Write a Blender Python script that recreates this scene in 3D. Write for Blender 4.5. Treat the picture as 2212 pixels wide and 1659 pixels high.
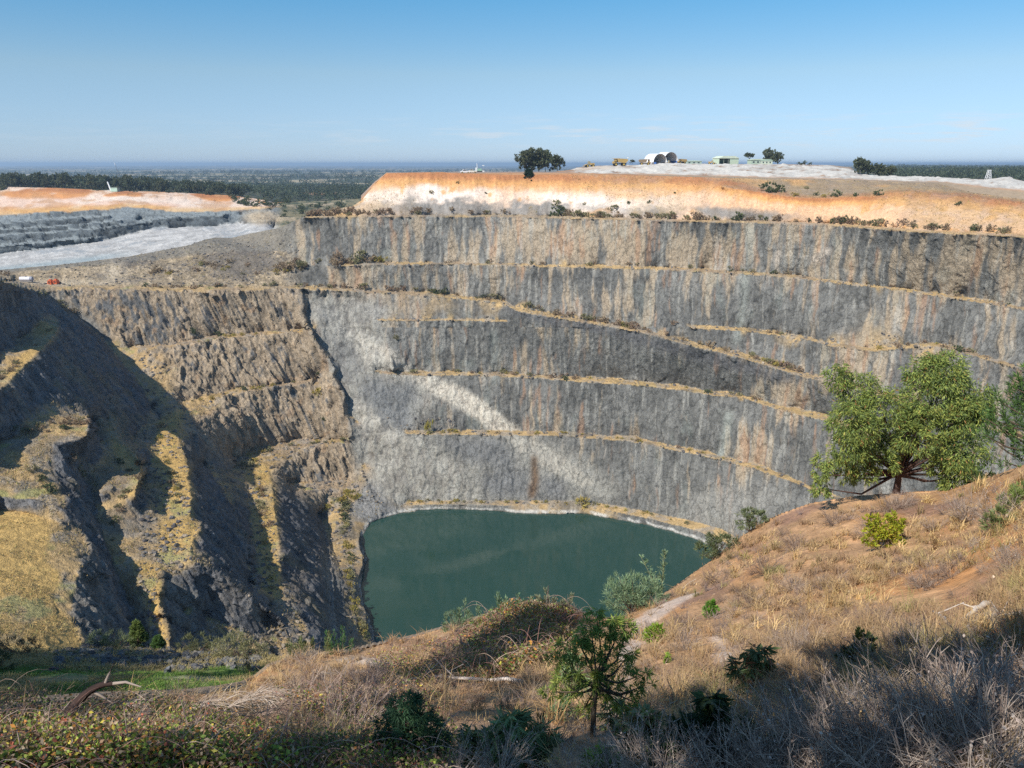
import bpy, math, random
import numpy as np
from mathutils import Vector
R = math.radians
rng = np.random.default_rng(11); random.seed(11)
for o in list(bpy.data.objects): bpy.data.objects.remove(o)
S = bpy.context.scene
COL = S.collection

# ------------------------------------------------------------------ camera, world, sun, exposure
F, CX, CY, HOR = 1737.0, 1106.0, 829.5, 354.0     # the lens in units of a 2212 px wide picture
PITCH = math.atan((CY - HOR) / F)
cd = bpy.data.cameras.new('camera'); cam = bpy.data.objects.new('camera', cd); COL.objects.link(cam)
cd.sensor_width = 36.0; cd.lens = F / 2212 * 36; cd.clip_start = .1; cd.clip_end = 90000
cam.location = (0, 0, 0); cam.rotation_euler = (math.pi / 2 - PITCH, 0, 0)
S.camera = cam
S.render.resolution_x, S.render.resolution_y = 1024, 768
SUN_AZ, SUN_EL = R(45), R(45)                       # azimuth measured to the left of straight behind the camera
SV = Vector((-math.sin(SUN_AZ) * math.cos(SUN_EL), -math.cos(SUN_AZ) * math.cos(SUN_EL), math.sin(SUN_EL)))
sl = bpy.data.lights.new('sun', 'SUN'); sun = bpy.data.objects.new('sun', sl); COL.objects.link(sun)
sl.energy = 5.0; sl.angle = R(.5); sl.color = (1, .955, .88)
sun.rotation_euler = SV.to_track_quat('Z', 'Y').to_euler()
W = bpy.data.worlds.new('World'); S.world = W; W.use_nodes = True
nt = W.node_tree; nt.nodes.clear()
wo = nt.nodes.new('ShaderNodeOutputWorld'); bg = nt.nodes.new('ShaderNodeBackground'); sky = nt.nodes.new('ShaderNodeTexSky')
sky.sky_type = 'NISHITA'; sky.sun_disc = False; sky.sun_elevation = SUN_EL
sky.sun_rotation = math.atan2(SV.x, SV.y); sky.altitude = 1200; sky.air_density = 1.15; sky.dust_density = .02; sky.ozone_density = 4.5
bg.inputs[1].default_value = .099
# thin cloud streaks low over the horizon, in the sky itself
tc = nt.nodes.new('ShaderNodeTexCoord'); sep = nt.nodes.new('ShaderNodeSeparateXYZ'); nt.links.new(tc.outputs['Generated'], sep.inputs[0])
mp = nt.nodes.new('ShaderNodeMapping'); mp.inputs['Scale'].default_value = (6, 6, 75); nt.links.new(tc.outputs['Generated'], mp.inputs[0])
cn = nt.nodes.new('ShaderNodeTexNoise'); cn.inputs['Scale'].default_value = 2.2; cn.inputs['Detail'].default_value = 7; cn.inputs['Roughness'].default_value = .62
nt.links.new(mp.outputs[0], cn.inputs['Vector'])
def wmap(sock, a, b, c, d, clamp=True):
    n = nt.nodes.new('ShaderNodeMapRange'); n.clamp = clamp
    for i, v in enumerate((a, b, c, d)): n.inputs[i + 1].default_value = v
    nt.links.new(sock, n.inputs[0]); return n.outputs[0]
def wmul(a, b):
    n = nt.nodes.new('ShaderNodeMath'); n.operation = 'MULTIPLY'; nt.links.new(a, n.inputs[0])
    if isinstance(b, float): n.inputs[1].default_value = b
    else: nt.links.new(b, n.inputs[1])
    return n.outputs[0]
m = wmul(wmap(cn.outputs[0], .50, .66, 0, 1), wmap(sep.outputs['Z'], .012, .03, 0, 1))
m = wmul(wmul(m, wmap(sep.outputs['Z'], .03, .06, 1, 0)), wmap(sep.outputs['X'], -.3, .2, .1, .8))
hz = nt.nodes.new('ShaderNodeMixRGB'); hz.blend_type = 'MULTIPLY'; hz.inputs[0].default_value = 1; 
tn = nt.nodes.new('ShaderNodeValToRGB'); ce = tn.color_ramp.elements; ce[0].position = 0; ce[0].color = (.55, .72, 1.16, 1); ce[1].position = .9; ce[1].color = (.95, 1.1, 1.1, 1)
for ps_, cl_ in ((.10, (.84, .90, .94, 1)), (.185, (.52, .93, 1.04, 1))): e_ = ce.new(ps_); e_.color = cl_
nt.links.new(sep.outputs['Z'], tn.inputs[0]); nt.links.new(tn.outputs[0], hz.inputs[2])
nt.links.new(sky.outputs[0], hz.inputs[1])
mx = nt.nodes.new('ShaderNodeMixRGB'); nt.links.new(m, mx.inputs[0]); nt.links.new(hz.outputs[0], mx.inputs[1]); mx.inputs[2].default_value = (6.6, 6.8, 7.0, 1)
nt.links.new(mx.outputs[0], bg.inputs[0]); nt.links.new(bg.outputs[0], wo.inputs[0])
S.view_settings.view_transform = 'Standard'; S.view_settings.look = 'None'; S.view_settings.exposure = .24; S.view_settings.gamma = 1
S.render.engine = 'CYCLES'; S.cycles.max_bounces = 5; S.cycles.diffuse_bounces = 3; S.cycles.glossy_bounces = 2
S.cycles.transmission_bounces = 2; S.cycles.transparent_max_bounces = 4; S.cycles.volume_bounces = 0; S.cycles.use_denoising = False

# ------------------------------------------------------------------ lens <-> world
SP, CP = math.sin(PITCH), math.cos(PITCH)
def rays(x, y):
    u = (np.asarray(x, float) - CX) / F; v = (CY - np.asarray(y, float)) / F
    return np.stack([u, CP + v * SP, -SP + v * CP], -1)
def at_w(x, y, w): return rays(x, y) * np.asarray(w, float)[..., None]
def at_z(x, y, z):
    r = rays(x, y); return r * (np.asarray(z, float) / r[..., 2])[..., None]
def at_d(x, y, d):
    r = rays(x, y); return r * (np.asarray(d, float) / r[..., 1])[..., None]
def proj(P):
    w = P[..., 1] * CP - P[..., 2] * SP; v = (P[..., 1] * SP + P[..., 2] * CP) / w
    return CX + F * P[..., 0] / w, CY - F * v, w

# ------------------------------------------------------------------ noise
def _h(ix, iy, iz, s):
    h = (ix * 374761393 + iy * 668265263 + iz * 2147483647 + s * 1274126177).astype(np.uint64) & np.uint64(0xffffffff)
    h = ((h ^ (h >> np.uint64(13))) * np.uint64(1274126177)) & np.uint64(0xffffffff)
    h = ((h ^ (h >> np.uint64(16))) * np.uint64(2246822519)) & np.uint64(0xffffffff)
    h ^= h >> np.uint64(15)
    return (h & np.uint64(0xffff)).astype(np.float32) / 32767.5 - 1
def vn(P, f, seed=0):
    """value noise in [-1,1] at P*f; f may be a 3-vector"""
    Q = np.asarray(P, np.float64) * np.asarray(f, float) + 1000.3
    I = np.floor(Q).astype(np.int64); t = (Q - I).astype(np.float32); t = t * t * (3 - 2 * t)
    x, y, z = I[..., 0], I[..., 1], I[..., 2]; a, b, c = t[..., 0], t[..., 1], t[..., 2]
    def lx(yy, zz): return _h(x, yy, zz, seed) * (1 - a) + _h(x + 1, yy, zz, seed) * a
    return (lx(y, z) * (1 - b) + lx(y + 1, z) * b) * (1 - c) + (lx(y, z + 1) * (1 - b) + lx(y + 1, z + 1) * b) * c
def fbm(P, f, octs=4, seed=0, gain=.5, ridge=False):
    f = np.asarray(f, float); s = 0; a = 1; tot = 0
    for i in range(octs):
        n = vn(P, f * 2 ** i, seed + i * 17)
        s = s + a * ((1 - 2 * np.abs(n)) if ridge else n); tot += a; a *= gain
    return s / tot
def cell(P, f, seed=0):
    """blocky noise: one random value in [-1,1] for each irregular block"""
    P = np.asarray(P, np.float64); f = np.asarray(f, float); sh = P.shape[:-1]; out = np.zeros(int(np.prod(sh)), np.float32); Pf = P.reshape(-1, 3)
    for a in range(0, len(Pf), 200000):
        Q = Pf[a:a + 200000] * f; Q = Q + .35 * np.stack([vn(Q + 31 * i, 1.3, seed + i) for i in range(3)], -1); I = np.floor(Q - .5).astype(np.int64) + 5000; best = np.full(len(Q), 9., np.float32); val = np.zeros(len(Q), np.float32)
        for k in range(8):
            J = I + np.array([k & 1, k >> 1 & 1, k >> 2]); h = [_h(J[:, 0], J[:, 1], J[:, 2], seed + s) for s in (0, 7, 13, 29)]
            d = sum((J[:, i] - 5000 + .5 + .42 * h[i] - Q[:, i]) ** 2 for i in range(3)); m = d < best; best = np.where(m, d, best); val = np.where(m, h[3], val)
        out[a:a + 200000] = val
    return out.reshape(sh)
def ss(a, b, x):
    t = np.clip((np.asarray(x, float) - a) / (b - a), 0, 1); return t * t * (3 - 2 * t)
def mixc(c, d, m): return c + (np.asarray(d, float) - c) * m[..., None]
def inpoly(px, py, poly):
    poly = np.asarray(poly, float); r = np.zeros(px.shape, bool); n = len(poly)
    for i in range(n):
        x1, y1 = poly[i]; x2, y2 = poly[(i + 1) % n]
        if y1 == y2: continue
        c = ((y1 > py) != (y2 > py)) & (px < (x2 - x1) * (py - y1) / (y2 - y1) + x1); r ^= c
    return r

# ------------------------------------------------------------------ meshes, materials, tags
def tag(o, label=None, cat=None, group=None, kind=None):
    for k, v in (('label', label), ('category', cat), ('group', group), ('kind', kind)):
        if v: o[k] = v
    return o
def mesh(name, V, faces, mat, col=None, smooth=True):
    """faces: list of int arrays (m,k), k may differ between the arrays"""
    me = bpy.data.meshes.new(name); V = np.asarray(V, np.float32)
    faces = [np.asarray(f, np.int32) for f in faces if len(f)]
    me.vertices.add(len(V)); me.vertices.foreach_set('co', V.ravel())
    tot = np.concatenate([np.full(len(f), f.shape[1], np.int32) for f in faces]); idx = np.concatenate([f.ravel() for f in faces])
    me.loops.add(len(idx)); me.loops.foreach_set('vertex_index', idx)
    me.polygons.add(len(tot)); st = np.concatenate([[0], np.cumsum(tot)[:-1]]).astype(np.int32)
    me.polygons.foreach_set('loop_start', st); me.polygons.foreach_set('loop_total', tot)
    me.polygons.foreach_set('use_smooth', np.full(len(tot), smooth, bool))
    if col is not None:
        a = me.color_attributes.new('Col', 'FLOAT_COLOR', 'POINT'); c = np.ones((len(V), 4), np.float32); c[:, :np.shape(col)[1]] = np.clip(col, 0, 1)
        a.data.foreach_set('color', c.ravel())
    me.update(calc_edges=True); me.materials.append(mat); return me
def link(name, me, parent=None, loc=(0, 0, 0), rz=0, sc=None):
    o = bpy.data.objects.new(name, me); COL.objects.link(o); o.location = loc; o.rotation_euler = (0, 0, rz)
    if sc is not None: o.scale = (sc,) * 3 if not hasattr(sc, '__len__') else sc
    if parent is not None: o.parent = parent
    return o
def mat(name, col=None, rough=.85, detail=(), bump=(), trans=0, spec=.2, var=0, metal=0, joints=()):
    """detail: (scale, strength) noise over the colour; bump: (scale, distance); col None = the mesh's own colour attribute"""
    m = bpy.data.materials.new(name); m.use_nodes = True; n = m.node_tree; N, L = n.nodes, n.links
    p = N['Principled BSDF']; p.inputs['Roughness'].default_value = rough; p.inputs['Specular IOR Level'].default_value = spec; p.inputs['Metallic'].default_value = metal
    if col is None:
        a = N.new('ShaderNodeAttribute'); a.attribute_name = 'Col'; c = a.outputs['Color']
    else:
        a = N.new('ShaderNodeRGB'); a.outputs[0].default_value = (*col, 1); c = a.outputs[0]
    t = N.new('ShaderNodeTexCoord'); vec = t.outputs['Object']
    for sc, st in detail:
        x = N.new('ShaderNodeTexNoise'); x.inputs['Scale'].default_value = sc; x.inputs['Detail'].default_value = 6; x.inputs['Roughness'].default_value = .65; L.new(vec, x.inputs['Vector'])
        r = N.new('ShaderNodeMapRange'); r.inputs[1].default_value = .25; r.inputs[2].default_value = .75; r.inputs[3].default_value = 1 - st; r.inputs[4].default_value = 1 + st; L.new(x.outputs[0], r.inputs[0])
        k = N.new('ShaderNodeMixRGB'); k.blend_type = 'MULTIPLY'; k.inputs[0].default_value = 1; L.new(c, k.inputs[1]); L.new(r.outputs[0], k.inputs[2]); c = k.outputs[0]
    for sc, st, asp in joints:
        mpg = N.new('ShaderNodeMapping'); mpg.inputs['Scale'].default_value = (1, 1, asp); mpg.inputs['Rotation'].default_value = (.1, .25, 0); L.new(vec, mpg.inputs[0])
        wn = N.new('ShaderNodeTexNoise'); wn.inputs['Scale'].default_value = sc * 1.5; wn.inputs['Detail'].default_value = 3; L.new(mpg.outputs[0], wn.inputs['Vector'])
        wa = N.new('ShaderNodeVectorMath'); wa.operation = 'MULTIPLY_ADD'; wa.inputs[1].default_value = (1.2 / sc,) * 3; L.new(wn.outputs['Color'], wa.inputs[0]); L.new(mpg.outputs[0], wa.inputs[2])
        vo = N.new('ShaderNodeTexVoronoi'); vo.feature = 'DISTANCE_TO_EDGE'; vo.inputs['Scale'].default_value = sc; L.new(wa.outputs[0], vo.inputs['Vector'])
        r = N.new('ShaderNodeMapRange'); r.inputs[1].default_value = .0; r.inputs[2].default_value = .07; r.inputs[3].default_value = 1 - st; r.inputs[4].default_value = 1; L.new(vo.outputs['Distance'], r.inputs[0])
        k = N.new('ShaderNodeMixRGB'); k.blend_type = 'MULTIPLY'; L.new(a.outputs['Alpha'], k.inputs[0]); L.new(c, k.inputs[1]); L.new(r.outputs[0], k.inputs[2]); c = k.outputs[0]
    if var:
        oi = N.new('ShaderNodeObjectInfo'); h = N.new('ShaderNodeHueSaturation'); L.new(c, h.inputs['Color'])
        for i, (k, lo, hi) in enumerate((('Hue', .5 - .03 * var, .5 + .03 * var), ('Value', 1 - .3 * var, 1 + .25 * var))):
            r = N.new('ShaderNodeMapRange'); r.inputs[3].default_value = lo; r.inputs[4].default_value = hi
            if i:
                q = N.new('ShaderNodeMath'); q.operation = 'FRACT'; q2 = N.new('ShaderNodeMath'); q2.operation = 'MULTIPLY'; q2.inputs[1].default_value = 7.31
                L.new(oi.outputs['Random'], q2.inputs[0]); L.new(q2.outputs[0], q.inputs[0]); L.new(q.outputs[0], r.inputs[0])
            else: L.new(oi.outputs['Random'], r.inputs[0])
            L.new(r.outputs[0], h.inputs[k])
        c = h.outputs[0]
    L.new(c, p.inputs['Base Color']); prev = None
    for sc, d in bump:
        x = N.new('ShaderNodeTexNoise'); x.inputs['Scale'].default_value = sc; x.inputs['Detail'].default_value = 5; x.inputs['Roughness'].default_value = .6; L.new(vec, x.inputs['Vector'])
        b = N.new('ShaderNodeBump'); b.inputs['Strength'].default_value = 1; b.inputs['Distance'].default_value = d; L.new(x.outputs[0], b.inputs['Height'])
        if prev: L.new(prev, b.inputs['Normal'])
        prev = b.outputs[0]
    if prev: L.new(prev, p.inputs['Normal'])
    if trans:
        tr = N.new('ShaderNodeBsdfTranslucent'); L.new(c, tr.inputs[0]); ms = N.new('ShaderNodeMixShader'); ms.inputs[0].default_value = trans
        L.new(p.outputs[0], ms.inputs[1]); L.new(tr.outputs[0], ms.inputs[2]); L.new(ms.outputs[0], N['Material Output'].inputs[0])
    return m
M_rock = mat('rock_face', detail=((2.2, .34), (.5, .22), (.12, .12)), bump=((.55, .7), (2.2, .35)), joints=((.16, .42, .5), (.5, .32, .6)))
M_soil = mat('dry_soil', detail=((3.5, .3), (.5, .2)), bump=((6, .05), (1.2, .12)))
M_land = mat('far_land', detail=((.02, .25),))
M_leaf = mat('leaves', rough=.55, spec=.25, trans=.28, var=.35)
M_grass = mat('dry_grass_blades', rough=.8, trans=.3)
M_bark = mat('bark', rough=.9, detail=((5, .3),))

# ------------------------------------------------------------------ surfaces through surveyed break lines
def dens(pts, step=3.0):
    pts = np.asarray(pts, float); out = []
    for a, b in zip(pts[:-1], pts[1:]):
        n = max(1, int(np.hypot(b[0] - a[0], b[1] - a[1]) / step)); t = np.arange(n)[:, None] / n
        out.append(a + (b - a) * t)
    out.append(pts[-1:]); return np.concatenate(out)
def LZ(pts): p = np.asarray(pts, float); r = rays(p[:, 0], p[:, 1]); return np.stack([p[:, 0], p[:, 1], r[:, 2] / p[:, 2]], -1)
def LD(pts): p = np.asarray(pts, float); r = rays(p[:, 0], p[:, 1]); return np.stack([p[:, 0], p[:, 1], r[:, 1] / p[:, 2]], -1)
def LW(pts): p = np.asarray(pts, float); return np.stack([p[:, 0], p[:, 1], 1 / p[:, 2]], -1)
def back(P, b, d=None, dz=.4):
    """the line P shifted b metres away from the pit (radially from the camera, or along d)"""
    P = P.copy(); n = fbm(P, 1 / 18., 2, 91)
    k = (b * np.clip(1 + 1.0 * n + .5 * fbm(P, 1 / 5., 2, 93), .25, 2))[:, None]
    if d is None: h = P[:, :2] / np.linalg.norm(P[:, :2], axis=1)[:, None]
    else: h = np.asarray(d, float)[None] / math.hypot(*d)
    P[:, :2] += h * k; P[:, 2] += dz; x, y, w = proj(P); return np.stack([x, y, 1 / w], -1)
def berm(pts, b, d=None, wob=1.2, seed=0):
    """a bench: its outer edge (x, y, z) as surveyed, and its inner edge b metres further in"""
    p = dens(pts, 3.0); q = np.stack([p[:, 0], p[:, 0] * 0, p[:, 0] * 0 + seed], -1)
    p[:, 1] += wob * (fbm(q, 1 / 26., 3, 5 + seed) + .9 * fbm(q, 1 / 7., 3, 35 + seed))
    a = LZ(p); P = at_w(a[:, 0], a[:, 1], 1 / a[:, 2]); return [a, back(P, b, d)]
def solve(x0, x1, y0, y1, step, lines, iters=140):
    u = None
    for k in (32, 16, 8, 4, 2, 1):
        s = step * k; nx = int((x1 - x0) / s) + 1; ny = int((y1 - y0) / s) + 1
        acc = np.zeros((ny, nx)); cnt = np.zeros((ny, nx))
        for l in lines:
            d = dens(l, s * .45) if len(l) > 1 else l
            i = np.round((d[:, 0] - x0) / s).astype(int); j = np.round((d[:, 1] - y0) / s).astype(int)
            g = (i >= 0) & (i < nx) & (j >= 0) & (j < ny)
            np.add.at(acc, (j[g], i[g]), d[g, 2]); np.add.at(cnt, (j[g], i[g]), 1)
        fx = cnt > 0; val = acc[fx] / cnt[fx]
        if u is None: u = np.full((ny, nx), val.mean())
        else:
            jj = np.minimum(np.arange(ny) / 2, u.shape[0] - 1.001); ii = np.minimum(np.arange(nx) / 2, u.shape[1] - 1.001)
            j0 = jj.astype(int); i0 = ii.astype(int); j1 = np.minimum(j0 + 1, u.shape[0] - 1); i1 = np.minimum(i0 + 1, u.shape[1] - 1)
            tj = (jj - j0)[:, None]; ti = (ii - i0)[None]
            u = (u[j0][:, i0] * (1 - ti) + u[j0][:, i1] * ti) * (1 - tj) + (u[j1][:, i0] * (1 - ti) + u[j1][:, i1] * ti) * tj
        u[fx] = val
        for _ in range(iters if k < 16 else 400):
            e = np.pad(u, 1, 'edge'); u = (e[:-2, 1:-1] + e[2:, 1:-1] + e[1:-1, :-2] + e[1:-1, 2:]) * .25; u[fx] = val
    X, Y = np.meshgrid(x0 + np.arange(u.shape[1]) * step, y0 + np.arange(u.shape[0]) * step)
    return X, Y, u
def gridnormals(P):
    du = np.gradient(P, axis=1); dv = np.gradient(P, axis=0); n = np.cross(dv, du); n /= np.linalg.norm(n, axis=-1)[..., None] + 1e-9
    s = np.sign((n * -P).sum(-1)); return n * np.where(s == 0, 1, s)[..., None]
def gridfaces(keep):
    ny, nx = keep.shape; idx = np.full(keep.shape, -1, np.int64); idx[keep] = np.arange(keep.sum())
    q = keep[:-1, :-1] & keep[1:, :-1] & keep[1:, 1:] & keep[:-1, 1:]
    return np.stack([idx[:-1, :-1][q], idx[1:, :-1][q], idx[1:, 1:][q], idx[:-1, 1:][q]], -1), idx
# ------------------------------------------------------------------ the pit
RIM = np.array([(-170, 604, 500), (0, 583, 575), (137, 571, 580), (273, 555, 600), (410, 529, 620), (440, 518, 630), (465, 513, 640), (500, 514, 640), (547, 503, 630), (605, 492, 610), (657, 467, 575), (700, 455, 582),
    (760, 446, 592), (782, 432, 600), (808, 398, 608), (835, 374.5, 614), (944, 372, 608), (1000, 375, 604), (1081, 377, 600), (1130, 378, 598), (1243, 376, 592), (1456, 381, 575), (1556, 384, 565), (1659, 386.5, 560),
    (1848, 390, 545), (1951, 394, 535), (2028, 397, 525), (2106, 417, 480), (2212, 431, 452), (2380, 452, 420)], float)
T = []
T.append(LD(RIM))
A = [(657, 470, -36), (760, 468.5, -35.5), (890, 467.8, -35), (1100, 468, -35), (1300, 473, -35), (1460, 478, -35), (1641, 481.2, -34.6), (1796, 486.4, -34.3), (1977, 500.6, -33.8), (2212, 512, -33), (2380, 520, -32.5)]
C = [(725, 574.5, -66), (821, 571.7, -65.5), (972, 570.4, -65), (1123, 573.6, -64.5), (1163, 575.8, -64.3), (1398, 580.5, -64.3), (1604, 590.8, -64.5), (1728, 601, -65), (1900, 622, -65.5), (2000, 635, -65.8), (2100, 650, -66), (2212, 668, -66.3), (2380, 690, -66.5)]
D = [(96, 629, -79.5), (180, 623, -79.5), (287, 628.6, -80), (410, 628.6, -80), (451, 632, -80), (605, 623, -80), (640, 623.5, -80), (753, 629, -81.5), (917, 637, -84), (1081, 653.8, -87.7), (1123, 673, -90), (1226, 690.5, -93), (1305, 702.5, -95.5), (1398, 721.4, -98.5), (1501, 749, -103), (1604, 773, -106.5), (1728, 812, -110.6), (1821, 832, -111), (1950, 870, -112), (2150, 930, -113), (2380, 1000, -114)]
D2 = [(1490, 707.5, -94.2), (1604, 714.5, -95), (1728, 730, -96), (1784, 745.6, -94), (1884, 758, -93), (1934, 753, -91), (2009, 745.6, -89), (2071, 758, -89), (2134, 776, -89), (2212, 800, -89), (2380, 860, -90)]
E0 = [(818, 692.5, -98), (973, 692.5, -97.5), (1095, 694.5, -97.3)]
E = [(815, 803, -128), (840, 808, -129), (879, 810.4, -130), (1037, 810.4, -130), (1158, 816.8, -130), (1261, 824.5, -130), (1398, 833, -130), (1536, 852, -130), (1604, 859, -130), (1687, 886.4, -130), (1784, 908, -130), (1850, 932, -130), (2000, 985, -130), (2380, 1110, -130)]
Fb = [(880, 937, -160), (924, 938, -160.5), (1082, 939.5, -161), (1226, 941.3, -161), (1364, 953.3, -161), (1494, 979, -161), (1570, 996, -161), (1639, 1015, -161), (1728, 1046, -161), (1800, 1078, -161), (2000, 1160, -161), (2380, 1330, -161)]
L1 = [(284, 757, -113), (369, 749, -110.5), (492, 729.8, -108), (601.6, 721.6, -106.5), (650, 713.5, -105.5), (663, 711, -105)]
L2 = [(396, 877, -136), (430, 868, -136), (519.6, 850, -136), (605, 835, -136), (650, 832, -136), (690, 817, -135)]
L3 = [(500.5, 997.8, -168), (553, 980, -168), (605, 970.5, -168), (682, 965, -168), (754, 959, -167)]
BERMS = [(A, 11, 1), (C, 7, 2), (D, 9, 3), (D2, 6, 4), (E0, 3, 5), (E, 7, 6), (Fb, 6, 7), (L1, 8, 8), (L2, 9, 9), (L3, 10, 10)]
for l, b, s in BERMS: T += berm(l, b, None, 1.5, s)
# crest of the ochre cut on the right
T.append(LD([(1560, 404, 528), (1641, 415, 520), (1732, 428, 500), (1796, 428, 488), (1874, 424, 478), (1925, 416.7, 474), (1977, 416.7, 466), (2106, 428, 444), (2212, 440, 424), (2380, 455, 400)]))
# face of the buttress on the left stands proud of the broken ground beside it
edge = [(646, 628, 531), (664, 707, 509), (666, 716, 505), (692, 750, 503), (715, 790, 498), (738, 850, 486), (752, 905, 477), (757, 950, 468)]
edge = [(x + 5 * math.sin(y * .09) + 3 * math.sin(y * .23), y, d) for x, y, d in dens(edge, 9)]
T.append(LD(edge)); T.append(LD([(x + 8 + 5 * math.sin(y * .05) + 3 * math.sin(y * .16), y - 3, d + 8) for x, y, d in edge[:-4]]))
T.append(LD([(700, 636, 535), (735, 690, 524), (770, 752, 511), (800, 800, 498), (812, 850, 488), (800, 930, 477), (790, 1000, 465)]))
T.append(LD([(735, 640, 533), (782, 646, 531), (800, 690, 517), (835, 740, 505), (850, 800, 493)]))
T.append(LZ([(622, 1043, -184), (682, 1043, -184), (752, 1030, -184)]))
T.append(LD([(10, 586, 562), (137, 577, 566), (273, 564, 580), (335, 558, 590)])); T.append(LD([(10, 606, 546), (137, 606, 547), (230, 604, 550), (335, 598, 557)]))
T.append(LD([(405, 552, 585), (440, 536, 596), (478, 528, 604), (520, 540, 592)])); T.append(LD([(380, 604, 548), (470, 602, 547), (560, 600, 548)]))
# left wall: ledges running towards us, broken spurs and the gully behind them
dl = (-.93, .1)
T.append(LD([(-170, 600, 300), (-60, 604, 345), (0, 607, 380), (55, 624, 432), (92, 634, 480)])); T.append(LD([(-170, 590, 520), (0, 598, 536), (50, 613, 529), (90, 624, 522)]))
M1 = [(-170, 915, -83), (0, 842, -84), (49, 795, -84), (109, 732, -84), (123, 703, -84)]
T += berm(M1, 12, dl, 2.5, 21)
T.append(LZ([(96, 629, -79.5), (150, 668, -91), (224, 730, -107), (262, 775, -116), (301, 828, -125), (347, 905, -138)]))
T += berm([(-170, 1062, -101), (0, 966, -102), (100, 957, -102), (170, 952, -102), (189, 940, -102), (193, 912, -102)], 7, (-.5, .85), 2, 22)
T += berm([(234, 903, -122), (246, 929, -122), (252, 951, -122), (276, 970, -122), (303, 998, -122), (300, 1036, -121), (290, 1075, -121)], 8, dl, 2, 23)
M2 = [(396, 877, -136), (386, 908, -135), (380, 930, -134.5), (392, 970, -134), (408, 1014, -133), (402, 1030, -132.5), (413, 1080, -132), (410, 1110, -132)]
T += berm(M2, 14, dl, 2, 24)
T += berm([(430, 1143, -133), (415, 1170, -133.5), (410, 1194, -134), (412, 1218, -135)], 10, dl, 2, 25)
T.append(LZ([(412, 1218, -135), (447, 1223, -137), (487, 1246, -142), (525, 1278, -148), (559, 1303, -154), (602, 1337, -161), (630, 1390, -166), (660, 1470, -172)]))
M3 = [(500, 998, -168), (545, 1010, -168), (572, 1010, -168), (588, 1050, -167), (592, 1100, -166), (600, 1150, -165.5), (604, 1200, -165), (602, 1260, -164.5), (622, 1300, -165), (655, 1350, -167), (690, 1420, -170), (700, 1480, -172)]
T += berm(M3[1:], 10, dl, 2, 26)
T.append(LZ([(440, 1000, -155), (500, 1090, -157), (530, 1160, -159), (540, 1220, -160), (556, 1280, -160)]))     # foot of the M2 face
T.append(LZ([(-170, 1180, -112), (0, 1100, -114), (60, 1108, -114.5), (129, 1131, -116)]))                          # spur of straw coloured grass
T.append(LZ([(129, 1131, -116), (108, 1168, -116.5), (106, 1200, -117), (128, 1222, -117.5), (137, 1251, -117.5), (118, 1278, -118), (115, 1294, -118), (124, 1320, -119), (149, 1337, -120), (172, 1366, -121), (175, 1420, -122)]))
T.append(LZ([(-170, 1280, -110), (0, 1250, -113), (60, 1250, -115)])); T.append(LZ([(-170, 1400, -107), (0, 1400, -111), (100, 1400, -116), (172, 1440, -122)]))
T.append(LZ([(-170, 1150, -108), (0, 1075, -110), (70, 1080, -111), (140, 1095, -113)]))
T.append(LZ([(190, 1000, -117), (200, 1070, -123), (215, 1130, -127), (238, 1208, -132), (262, 1260, -136), (280, 1310, -140), (300, 1370, -144), (320, 1450, -148)]))  # gully
T.append(LZ([(168, 1150, -119.5), (195, 1195, -121.5), (185, 1218, -122.5), (226, 1240, -126.5)])); T.append(LZ([(185, 1215, -120.5), (225, 1255, -129.5)])); T.append(LZ([(190, 1258, -123.5), (242, 1296, -133.5)])); T.append(LZ([(170, 1232, -117.0), (205, 1248, -121.5)]))
T.append(LZ([(165, 1266, -118.5), (225, 1300, -128.5), (225, 1345, -127.5)])); T.append(LZ([(155, 1310, -119.5), (205, 1362, -126.5)]))
T.append(LZ([(281, 1211, -133), (338, 1211, -134), (344, 1226, -134), (349, 1250, -135), (347, 1269, -135.5), (342, 1290, -136.5), (344, 1309, -137), (354, 1330, -138.5), (357, 1352, -140), (372, 1420, -143)]))
T.append(LZ([(281, 1211, -133), (290, 1240, -134.2), (304, 1266, -135.6), (316, 1310, -138.5), (324, 1350, -141), (335, 1420, -144)]))
for r in ([(352, 1236, -135), (400, 1278, -142), (430, 1298, -147), (436, 1304, -149)], [(349, 1275, -138), (392, 1300, -146), (400, 1312, -149)], [(352, 1318, -139), (390, 1342, -146), (416, 1358, -151)],
          [(420, 1238, -138), (450, 1262, -144), (470, 1284, -149)]):
    T.append(LZ(r)); T.append(LZ([(x - 7, y + 11, z - 2.0) for x, y, z in r]))
T.append(LZ([(440, 1330, -155), (500, 1352, -158), (560, 1390, -164), (600, 1470, -170)]))
# shelf, talus and the water's edge
SH = np.array([(1640, 1235), (1590, 1205), (1556, 1189.6), (1496, 1162), (1396, 1134.6), (1348, 1125.8), (1296, 1117), (1262, 1110.5), (1200, 1111), (1126, 1109.3), (1070, 1103.5), (1016, 1101.2), (950, 1100.5), (901.7, 1102.5),
    (897, 1107), (868, 1108), (848, 1114), (822, 1121), (800, 1129), (792, 1142), (783, 1160), (786, 1186), (793, 1206), (789, 1222), (783, 1234), (779, 1260), (782, 1290), (797, 1327), (801, 1350), (809, 1387), (826, 1440), (840, 1500)], float)
shz = [(x, y, -200) for x, y in SH]
T.append(LZ(shz))
T.append(LZ([(1640, 1218, -196), (1560, 1168, -196), (1496, 1143, -196.5), (1396, 1118, -196.5), (1296, 1098, -196.8), (1262, 1094, -197), (1126, 1092, -197), (1016, 1090, -197), (905, 1091, -197.3), (870, 1090, -197)]))
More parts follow.
